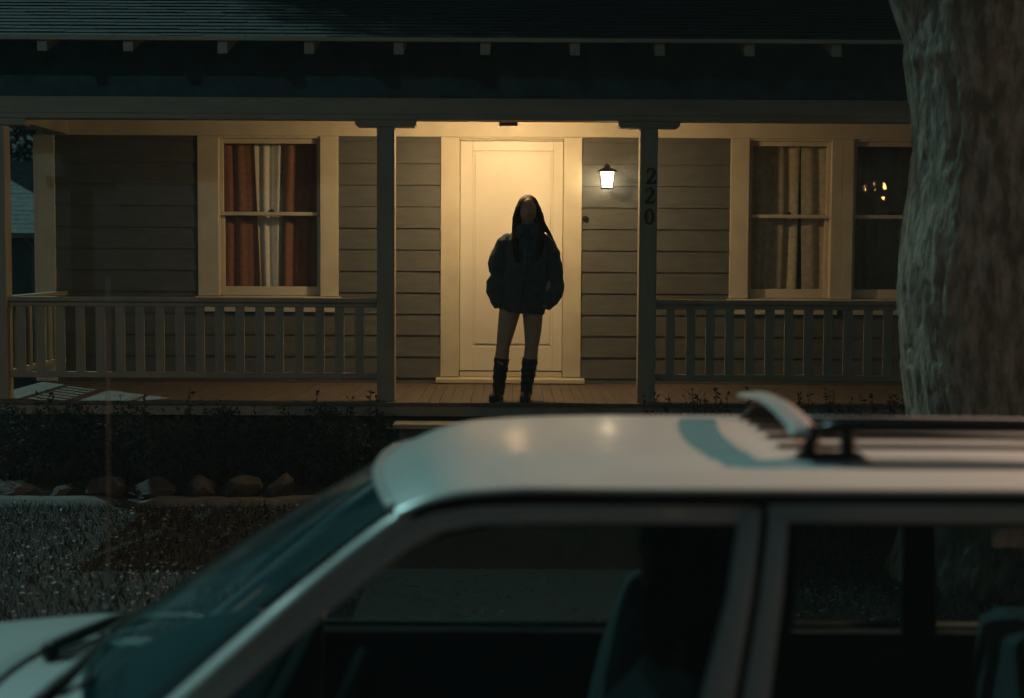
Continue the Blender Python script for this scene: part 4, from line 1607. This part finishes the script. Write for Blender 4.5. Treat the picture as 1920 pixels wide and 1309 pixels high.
# arms with hands resting in the jacket pockets
for sg, sh, el, wr in ((-1, L(-.165, .005, 1.28), L(-.222, .018, 1.00), L(-.215, -.05, .86)), (1, L(.165, .005, 1.28), L(.212, .02, 1.00), L(.165, -.06, .86))):
    mb.tube([sh, sh.lerp(el, .5), el, el.lerp(wr, .5), wr], [.050, .040, .033, .030, .024], 14)
    pal = wr + Vector((-sg * .03, -.012, -.055))
    mb.tube([wr, wr.lerp(pal, .5), pal], [.026, .034, .032], 12, flat=(.55, 1))
    for q in range(4):
        off = Vector((-sg * .008 * q + sg * .010, .0, 0)) + Vector((sg * (.024 - .016 * q), 0, -.004 * (1 - abs(q - 1.5))))
        l = (.060, .070, .066, .052)[q]
        k1 = pal + off
        mb.tube([k1, k1 + Vector((-sg * .006, -.004, -l * .5)), k1 + Vector((-sg * .014, .012, -l))], [.0095, .009, .0075], 8)
    tb = wr.lerp(pal, .45) + Vector((-sg * .026, -.012, 0))
    mb.tube([tb, tb + Vector((-sg * .020, -.012, -.022)), tb + Vector((-sg * .026, -.010, -.050))], [.011, .0105, .008], 8)
# head
hc = L(.014, -.012, 1.512)
bm = bmesh.new()
bmesh.ops.create_icosphere(bm, subdivisions=5, radius=1.0)
for v in bm.verts:
    c = v.co.copy()
    x, y_, z = c.x * .074, c.y * .094, c.z * .113
    if z < 0:
        t = -z / .113
        x *= 1 - .34 * t ** 1.6
        y_ = y_ * (1 - .22 * t) - .010 * t
    if c.y < 0:
        fx_, fz_ = x, z
        g = lambda a, b, sx, sz: math.exp(-((fx_ - a) / sx) ** 2 - ((fz_ - b) / sz) ** 2)
        w = max(0, -c.y)
        y_ -= w * (.020 * g(0, -.026, .011, .014) + .012 * g(0, -.004, .008, .022) + .006 * g(0, .030, .05, .012))
        y_ += w * (.014 * g(-.031, .006, .017, .011) + .014 * g(.031, .006, .017, .011))
        y_ -= w * (.008 * g(0, -.056, .020, .006) + .007 * g(0, -.068, .017, .006) - .004 * g(0, -.062, .02, .0025) + .010 * g(0, -.096, .022, .016))
        y_ -= w * (.005 * g(-.045, -.025, .02, .02) + .005 * g(.045, -.025, .02, .02))
    v.co = (hc.x + x, hc.y + y_, hc.z + z)
fs = [[v.index for v in f.verts] for f in bm.faces]
mb.add([v.co.copy() for v in bm.verts], fs)
bm.free()
for sg in (-1, 1):
    mb.tube([hc + Vector((sg * .072, .010, -.028)), hc + Vector((sg * .080, .016, .0)), hc + Vector((sg * .078, .018, .024))], [.008, .013, .010], 8, flat=(.5, 1))
remeshed(mb, 'body', M['skin'], per, .0055, 2)
for sg in (-1, 1):
    mb = MB()
    bm = bmesh.new()
    bmesh.ops.create_uvsphere(bm, u_segments=14, v_segments=10, radius=.0115)
    mb.add([v.co + hc + Vector((sg * .030, -.066, .006)) for v in bm.verts], [[v.index for v in f.verts] for f in bm.faces])
    bm.free()
    mb.build('eye', M['eye'], per, smooth=True)

# jacket
mb = MB()
T = -.13
mb.loft([E(-.040, 0, .700, .150, .125, 28, T), E(-.038, 0, .722, .184, .150, 28, T), E(-.034, 0, .79, .198, .163, 28, T * .7), E(-.022, 0, .90, .180, .165, 28, T * .4), E(-.010, 0, 1.06, .172, .158, 28),
         E(-.002, .005, 1.20, .185, .145, 28), E(.0, .008, 1.28, .176, .122, 28), E(.002, .010, 1.325, .140, .098, 28), E(.005, .008, 1.355, .095, .082, 28), E(.008, .008, 1.385, .072, .074, 28), E(.01, .008, 1.41, .073, .075, 28)])
mb.tube([L(-.110, .008, 1.285), L(-.168, .010, 1.245), L(-.200, .014, 1.17), L(-.222, .020, 1.09), L(-.226, .030, 1.035), L(-.216, .028, .998), L(-.236, .010, .94), L(-.234, -.02, .87), L(-.214, -.055, .80), L(-.196, -.07, .755)], [.064, .074, .080, .086, .078, .062, .086, .080, .072, .056], 22)
mb.tube([L(.115, .008, 1.285), L(.168, .010, 1.245), L(.196, .014, 1.18), L(.212, .024, 1.08), L(.224, .032, .99), L(.232, .018, .92), L(.222, -.02, .86), L(.180, -.06, .80), L(.150, -.075, .775)], [.064, .072, .076, .078, .072, .078, .072, .066, .054], 22)


def folds(c, n):
    q = c - pc
    s = noise.noise(Vector((q.x * 7, q.y * 7, q.z * 11))) * .009 + noise.noise(Vector((q.x * 16 + q.z * 9, q.y * 14, q.z * 20))) * .006
    side = min(1, abs(q.x + .01) / .2)
    s += .0012 * math.sin(q.z * 62 + 9 * noise.noise(q * 5)) * side
    return c + n * s


jk = remeshed(mb, 'jacket', M['jacket'], per, .008, 5, folds)
mb = MB()
mb.tube([L(.008, -.080, 1.36), L(.004, -.128, 1.28), L(-.004, -.150, 1.18), L(-.014, -.163, 1.05), L(-.03, -.175, .92), L(-.045, -.173, .80), L(-.046, -.158, .735)], .006, 6)
mb.build('zip', M['zip'], jk, smooth=True)
mb = MB()
for sg in (-1, 1):
    ring = []
    mb.loft([[L(.008 + sg * a, d, h), L(.008 + sg * (a + .012), d - .012, h), L(.008 + sg * (a2 + .012), d2 - .014, h2), L(.008 + sg * a2, d2, h2)] for a, d, h, a2, d2, h2 in
             ((.078, .03, 1.425, .092, .04, 1.36), (.070, -.03, 1.42, .100, -.04, 1.35), (.045, -.068, 1.40, .090, -.092, 1.32), (.018, -.085, 1.365, .060, -.118, 1.285))])
mb.build('collar', M['jacket'], jk, smooth=True)
mb = MB()
mb.loft([E(-.055, 0, .715, .150, .112), E(-.055, 0, .74, .160, .115), E(-.055, 0, .86, .166, .112)])
mb.build('shorts', M['shorts'], per, smooth=True)
# boots
for pts, rr, foot in (([L(-.190, .0, .345), L(-.195, .004, .30), L(-.202, .010, .22), L(-.212, .016, .12), L(-.216, .018, .05)], [.061, .060, .057, .050, .048], [L(-.214, .045, .048), L(-.232, -.02, .046), L(-.250, -.10, .036), L(-.262, -.165, .030)]),
                      ([L(.036, .0, .345), L(.032, .004, .30), L(.022, .010, .22), L(.010, .016, .12), L(.008, .018, .05)], [.065, .063, .058, .050, .048], [L(.008, .045, .048), L(.002, -.02, .046), L(-.004, -.10, .036), L(-.006, -.165, .030)])):
    mb = MB()
    mb.tube(pts, rr, 18)
    mb.tube(foot, [.044, .045, .044, .028], 14, flat=(1, .85))
    mb.tube([foot[0] + Vector((0, .01, -.024)), foot[0] + Vector((0, .01, -.047))], [.042, .040], 12)
    a, b = foot[1], foot[3]
    mb.tube([a + Vector((0, 0, -.028)), foot[2] + Vector((0, 0, -.024)), b + Vector((0, .01, -.020))], [.036, .046, .034], 12, flat=(1, .22))

    def slouch(c, n):
        q = c - pc
        f = max(0, min(1, (q.z - .06) / .06))
        s = (.003 * math.sin(q.z * 105 + 5 * noise.noise(Vector((q.x * 9, q.y * 9, q.z * 4)))) + .004 * noise.noise(q * 22)) * f
        return c + n * s
    remeshed(mb, 'boot', M['boot'], per, .006, 2, slouch)
# hair
mb = MB()
bm = bmesh.new()
bmesh.ops.create_icosphere(bm, subdivisions=4, radius=1.0)
mb.add([Vector((hc.x + v.co.x * .090 - .002, hc.y + .022 + v.co.y * .098, hc.z + .021 + v.co.z * .108)) for v in bm.verts], [[v.index for v in f.verts] for f in bm.faces])
bm.free()
mb.tube([L(-.030, .0, 1.575), L(-.062, -.030, 1.53), L(-.084, -.030, 1.45), L(-.084, -.040, 1.37), L(-.088, -.095, 1.28), L(-.080, -.135, 1.17), L(-.070, -.145, 1.10)], [.034, .030, .030, .032, .032, .028, .012], 14, flat=(1, .9))
mb.tube([L(.055, .0, 1.575), L(.086, -.028, 1.53), L(.104, -.026, 1.46), L(.112, -.030, 1.39), L(.118, -.085, 1.29), L(.098, -.128, 1.18), L(.085, -.14, 1.12)], [.034, .030, .032, .036, .034, .026, .012], 14, flat=(1, .9))
mb.tube([L(.105, .02, 1.50), L(.118, .012, 1.44), L(.142, -.005, 1.39), L(.172, -.025, 1.345), L(.200, -.04, 1.305), L(.218, -.05, 1.27)], [.025, .026, .022, .017, .012, .005], 12)
mb.loft([E(.012, .075, 1.55, .088, .045), E(.012, .085, 1.42, .095, .040), E(.012, .13, 1.28, .11, .030), E(.01, .165, 1.12, .09, .022), E(.01, .17, 1.04, .05, .012)])


def strands(c, n):
    q = c - pc
    a = math.atan2(q.y + .0, q.x - .012)
    s = .0045 * noise.noise(Vector((a * 9, q.z * 2.2, 3))) + .003 * noise.noise(Vector((a * 24, q.z * 3.5, 8)))
    return c + n * s


remeshed(mb, 'hair', M['hair'], per, .0065, 3, strands)

# ------------------------------------------------------------------ person sitting in the car
YD = YCAR - .36
drv = thing('person', (.26, YD, .60), 'person sitting in the car behind the front side window, dark hair and pale top', 'person')


def D(x, side, h):
    return Vector((x, YD + side, h))


dh = D(.395, .01, 1.385)
PHI = math.atan2(-.80, -.60)
RM = Matrix.Rotation(PHI, 3, 'Z')
mb = MB()
mb.tube([D(.20, 0, .64), D(.27, 0, .74), D(.33, 0, .90), D(.375, 0, 1.05), D(.395, 0, 1.13), D(.398, 0, 1.17)], [.135, .14, .135, .15, .11, .06], 20, flat=(1.15, .72))
mb.tube([D(.398, 0, 1.14), D(.396, 0, 1.22), D(.395, .005, 1.30)], [.062, .052, .050], 16)
bm = bmesh.new()
bmesh.ops.create_icosphere(bm, subdivisions=4, radius=1.0)
for v in bm.verts:
    c = v.co.copy()
    x, y_, z = c.x * .074, c.y * .094, c.z * .113
    if z < 0:
        t = -z / .113
        x *= 1 - .34 * t ** 1.6
        y_ = y_ * (1 - .22 * t) - .010 * t
    if c.y < 0:
        g = lambda a, b, sx, sz: math.exp(-((x - a) / sx) ** 2 - ((z - b) / sz) ** 2)
        w = -c.y
        y_ -= w * (.020 * g(0, -.026, .011, .014) + .012 * g(0, -.004, .008, .022) + .008 * g(0, -.060, .020, .012) + .010 * g(0, -.096, .022, .016))
        y_ += w * (.014 * g(-.031, .006, .017, .011) + .014 * g(.031, .006, .017, .011))
    v.co = dh + RM @ Vector((x, y_, z))
mb.add([v.co.copy() for v in bm.verts], [[v.index for v in f.verts] for f in bm.faces])
bm.free()
for sg in (-1, 1):
    ear = [dh + RM @ Vector(q) for q in ((sg * .072, .010, -.028), (sg * .080, .016, 0), (sg * .078, .018, .024))]
    mb.tube(ear, [.008, .013, .010], 8, flat=(.6, 1))
    sh, el, wr = D(.385, sg * .165, 1.10), D(.20, sg * .215, .90), D(-.02, sg * .12, .79)
    mb.tube([sh, sh.lerp(el, .5), el, el.lerp(wr, .5), wr], [.050, .042, .034, .031, .025], 14)
    pal = wr + Vector((-.060, -sg * .010, -.022))
    mb.tube([wr, wr.lerp(pal, .5), pal], [.026, .034, .033], 12, flat=(1, .6))
    for q in range(4):
        k1 = pal + Vector((-.006, sg * (.026 - .017 * q), 0))
        l = (.066, .074, .070, .055)[q]
        mb.tube([k1, k1 + Vector((-l * .5, 0, -.006)), k1 + Vector((-l * .9, 0, -.026))], [.0095, .009, .0075], 8)
    tb = wr.lerp(pal, .45) + Vector((0, -sg * .028, 0))
    mb.tube([tb, tb + Vector((-.024, -sg * .018, -.004)), tb + Vector((-.052, -sg * .016, -.014))], [.011, .0105, .008], 8)
    hp, kn, an = D(.20, sg * .09, .70), D(-.24, sg * .12, .74), D(-.50, sg * .11, .44)
    mb.tube([hp, hp.lerp(kn, .5), kn, kn.lerp(an, .4), an], [.085, .078, .056, .054, .038], 14)
    mb.tube([an + Vector((.03, 0, -.01)), an + Vector((-.07, 0, -.02)), an + Vector((-.17, 0, .01))], [.038, .036, .022], 10, flat=(1, .8))
remeshed(mb, 'body', M['skin'], drv, .0065, 2)
mb = MB()
mb.tube([D(.20, 0, .66), D(.27, 0, .76), D(.33, 0, .91), D(.375, 0, 1.05), D(.395, 0, 1.135), D(.398, 0, 1.175)], [.158, .160, .152, .166, .125, .072], 22, flat=(1.15, .76))
for sg in (-1, 1):
    sh, el, wr = D(.385, sg * .155, 1.105), D(.20, sg * .215, .90), D(.0, sg * .13, .80)
    mb.tube([sh, sh.lerp(el, .5), el, el.lerp(wr, .5), wr], [.070, .062, .056, .050, .042], 16)
remeshed(mb, 'sweater', M['top'], drv, .009, 3, lambda c, n: c + n * (.006 * noise.noise(c * 14)))
mb = MB()
for sg in (-1, 1):
    hp, kn, an = D(.20, sg * .09, .70), D(-.24, sg * .12, .74), D(-.50, sg * .11, .47)
    mb.tube([hp, hp.lerp(kn, .5), kn, kn.lerp(an, .5), an], [.100, .092, .070, .066, .056], 16)
remeshed(mb, 'trousers', M['shorts'], drv, .010, 3)
mb = MB()
bm = bmesh.new()
bmesh.ops.create_icosphere(bm, subdivisions=4, radius=1.0)
mb.add([dh + RM @ Vector((v.co.x * .092, .022 + v.co.y * .100, .020 + v.co.z * .110)) for v in bm.verts], [[v.index for v in f.verts] for f in bm.faces])
bm.free()
for hx_, hy_ in ((.070, -.01), (-.070, -.01), (.060, .06), (-.060, .06), (0, .085), (.03, .08), (-.03, .08)):
    mb.tube([dh + RM @ Vector((hx_ * .7, hy_, .06)), dh + RM @ Vector((hx_ * 1.2, hy_ + .012, -.03)), dh + RM @ Vector((hx_ * 1.25, hy_ + .02, -.13)), dh + RM @ Vector((hx_ * 1.2, hy_ + .02, -.21))], [.035, .036, .034, .014], 12)
remeshed(mb, 'hair', M['hair'], drv, .008, 3, lambda c, n: c + n * (.005 * noise.noise(Vector((c.x * 40, c.y * 40, c.z * 6)))))

# ------------------------------------------------------------------ lamps out of view (two of the globes are added for fill and glint)
sl = thing('street_lamp', (5.9, 5.34, .14), 'grey street lamp on the kerb reaching over the parked car', 'street lamp')
mb = MB()
mb.tube([(5.9, 5.34, .13), (5.9, 5.34, .5), (5.9, 5.34, 3.2), (5.85, 5.3, 3.65), (5.7, 5.1, 3.80), (5.5, 4.9, 3.80)], [.11, .075, .06, .05, .04, .035], 12)
mb.build('pole', M['alloy'], sl, smooth=True)
LP = Vector((5.3, 4.75, 3.68))
mb = MB()
mb.loft([[(LP.x - a, LP.y - b, z), (LP.x + a, LP.y - b, z), (LP.x + a, LP.y + b, z), (LP.x - a, LP.y + b, z)] for a, b, z in ((.16, .16, LP.z), (.16, .16, LP.z + .05), (.12, .12, LP.z + .12), (.04, .06, LP.z + .15))])
mb.box(LP.x - .16, LP.x + .16, LP.y + .112, LP.y + .119, LP.z - .30, LP.z - .0005)  # house-side shield, added to keep this lamp off trunk and lawn
mb.box(LP.x - .16, LP.x + .16, LP.y - .158, LP.y - .15, LP.z - .10, LP.z - .0005)
mb.build('lamp_head', M['plastic'], sl, bevel=.004)
mb = MB()
mb.add([(LP.x - .05, LP.y - .05, LP.z - .004), (LP.x - .05, LP.y + .05, LP.z - .004), (LP.x + .05, LP.y + .05, LP.z - .004), (LP.x + .05, LP.y - .05, LP.z - .004)], [(0, 1, 2, 3)])
mb.build('lens', emit('sodium lamp lens', (1.0, .53, .32), 33000.0), sl)

p4 = Vector((7.1, -5.2, .14))  # globe added out of view as warm fill on the car side
gl4 = thing('lamp_post', p4, 'added unseen orange globe lamp at the near pavement, warm fill for the car side', 'lamp')
mb = MB()
mb.tube([p4, p4 + Vector((0, 0, .3)), p4 + Vector((0, 0, 2.8))], [.08, .045, .035], 12)
mb.build('pole', M['bronze'], gl4, smooth=True)
mb = MB()
bm = bmesh.new()
bmesh.ops.create_uvsphere(bm, u_segments=12, v_segments=8, radius=.08)
mb.add([v.co + Vector((p4.x, p4.y, 3.0)) for v in bm.verts], [[v.index for v in f.verts] for f in bm.faces])
bm.free()
mb.build('globe', emit('added orange fill globe', (1.0, .42, .20), 120.0), gl4, smooth=True)

pp = Vector((8.95, -10.0, .14))
gl = thing('lamp_post', pp, 'globe lamp post across the street, seen as a wavy reflection in the dark window pane', 'lamp')
mb = MB()
mb.tube([pp + Vector((0, 0, 0)), pp + Vector((0, 0, .3)), pp + Vector((0, 0, 3.4))], [.09, .05, .04], 12)
mb.build('pole', M['bronze'], gl, smooth=True)
mb = MB()
bm = bmesh.new()
bmesh.ops.create_uvsphere(bm, u_segments=12, v_segments=8, radius=.07)
mb.add([v.co + Vector((pp.x, pp.y, 3.72)) for v in bm.verts], [[v.index for v in f.verts] for f in bm.faces])
bm.free()
mb.build('globe', emit('lit globe', (1.0, .52, .17), 75.0), gl, smooth=True)

gl2 = thing('lamp_post', (-4.65, 6.5, .2), 'added unseen white globe lamp on the left lawn, for a glint along the windscreen pillar', 'lamp')
mb = MB()
g2 = Vector((-4.65, 6.5, .18))  # unseen globe, put in for the pillar glint and house-front fill
mb.tube([g2, g2 + Vector((0, 0, .3)), g2 + Vector((0, 0, 4.23))], [.08, .045, .035], 12)
mb.build('pole', M['bronze'], gl2, smooth=True)
mb = MB()
bm = bmesh.new()
bmesh.ops.create_uvsphere(bm, u_segments=12, v_segments=8, radius=.035)
mb.add([v.co + Vector((g2.x, g2.y, 4.34+.14)) for v in bm.verts], [[v.index for v in f.verts] for f in bm.faces])
bm.free()
mb.build('globe', emit('added cool glint globe', (.62, .95, 1.0), 1000.0), gl2, smooth=True)

# ------------------------------------------------------------------ light, sky, camera
SUN = Vector((-.506, .495, .707)).normalized()
sd = bpy.data.lights.new('moonlight', 'SUN')
sd.energy = 1.25
sd.color = (.50, 1.0, .96)
sd.angle = R(.35)
so = bpy.data.objects.new('moonlight', sd)
so.rotation_euler = SUN.to_track_quat('Z', 'Y').to_euler()
so.location = (-10, 20, 20)
COL.objects.link(so)

wd_ = bpy.data.worlds.new('World')
S.world = wd_
wd_.use_nodes = True
nt = wd_.node_tree
bg = nt.nodes['Background']
sk = nt.nodes.new('ShaderNodeTexSky')
sk.sky_type = 'NISHITA'
sk.sun_disc = False
sk.sun_elevation = math.asin(SUN.z)
sk.sun_rotation = math.atan2(SUN.x, SUN.y)
tint = nt.nodes.new('ShaderNodeMix')
tint.data_type = 'RGBA'
tint.blend_type = 'MULTIPLY'
tint.inputs[0].default_value = 1.0
nt.links.new(sk.outputs[0], tint.inputs[6])
tint.inputs[7].default_value = (.0012, .0022, .0018, 1)
glow = nt.nodes.new('ShaderNodeMix')          # night sky: a trace of the sky model over an even town glow
glow.data_type = 'RGBA'
glow.blend_type = 'ADD'
glow.inputs[0].default_value = 1.0
nt.links.new(tint.outputs[2], glow.inputs[6])
glow.inputs[7].default_value = (.0115, .0195, .0205, 1)
nt.links.new(glow.outputs[2], bg.inputs['Color'])
bg.inputs['Strength'].default_value = 1.0

# thin teal haze, added to lift the dark tones: one closed box round the whole place
hz_m = bpy.data.materials.new('black lift haze')
hz_m.use_nodes = True
hn = hz_m.node_tree
hn.nodes.clear()
ho = hn.nodes.new('ShaderNodeOutputMaterial')
hv = hn.nodes.new('ShaderNodeVolumePrincipled')
hv.inputs['Color'].default_value = (.62, .92, .97, 1)
hv.inputs['Density'].default_value = 0.0014
hn.links.new(hv.outputs[0], ho.inputs['Volume'])
mb = MB()
mb.box(-75, 75, -22, 90, -1.2, 31)
tag(mb.build('haze', hz_m), kind='stuff')

cd = bpy.data.cameras.new('Camera')
cd.sensor_width = 36
cd.lens = FPX / 1920 * 36
cd.clip_end = 500
cd.dof.use_dof = True
cd.dof.focus_distance = 12.4
cd.dof.aperture_fstop = 1.75
cam = bpy.data.objects.new('Camera', cd)
cam.location = (0, 0, CAMZ)
cam.rotation_euler = CAM_E
COL.objects.link(cam)
S.camera = cam
S.view_settings.view_transform = 'Standard'
S.view_settings.look = 'None'
S.view_settings.exposure = 0
S.view_settings.gamma = 1
S.cycles.sample_clamp_indirect = 2.0
S.cycles.blur_glossy = 1.0
S.cycles.caustics_reflective = False
S.cycles.caustics_refractive = False
S.cycles.use_adaptive_sampling = False
S.cycles.use_light_tree = True
S.cycles.max_bounces = 10
S.cycles.use_denoising = True
try:
    S.cycles.denoiser = 'OPENIMAGEDENOISE'
except Exception:
    pass
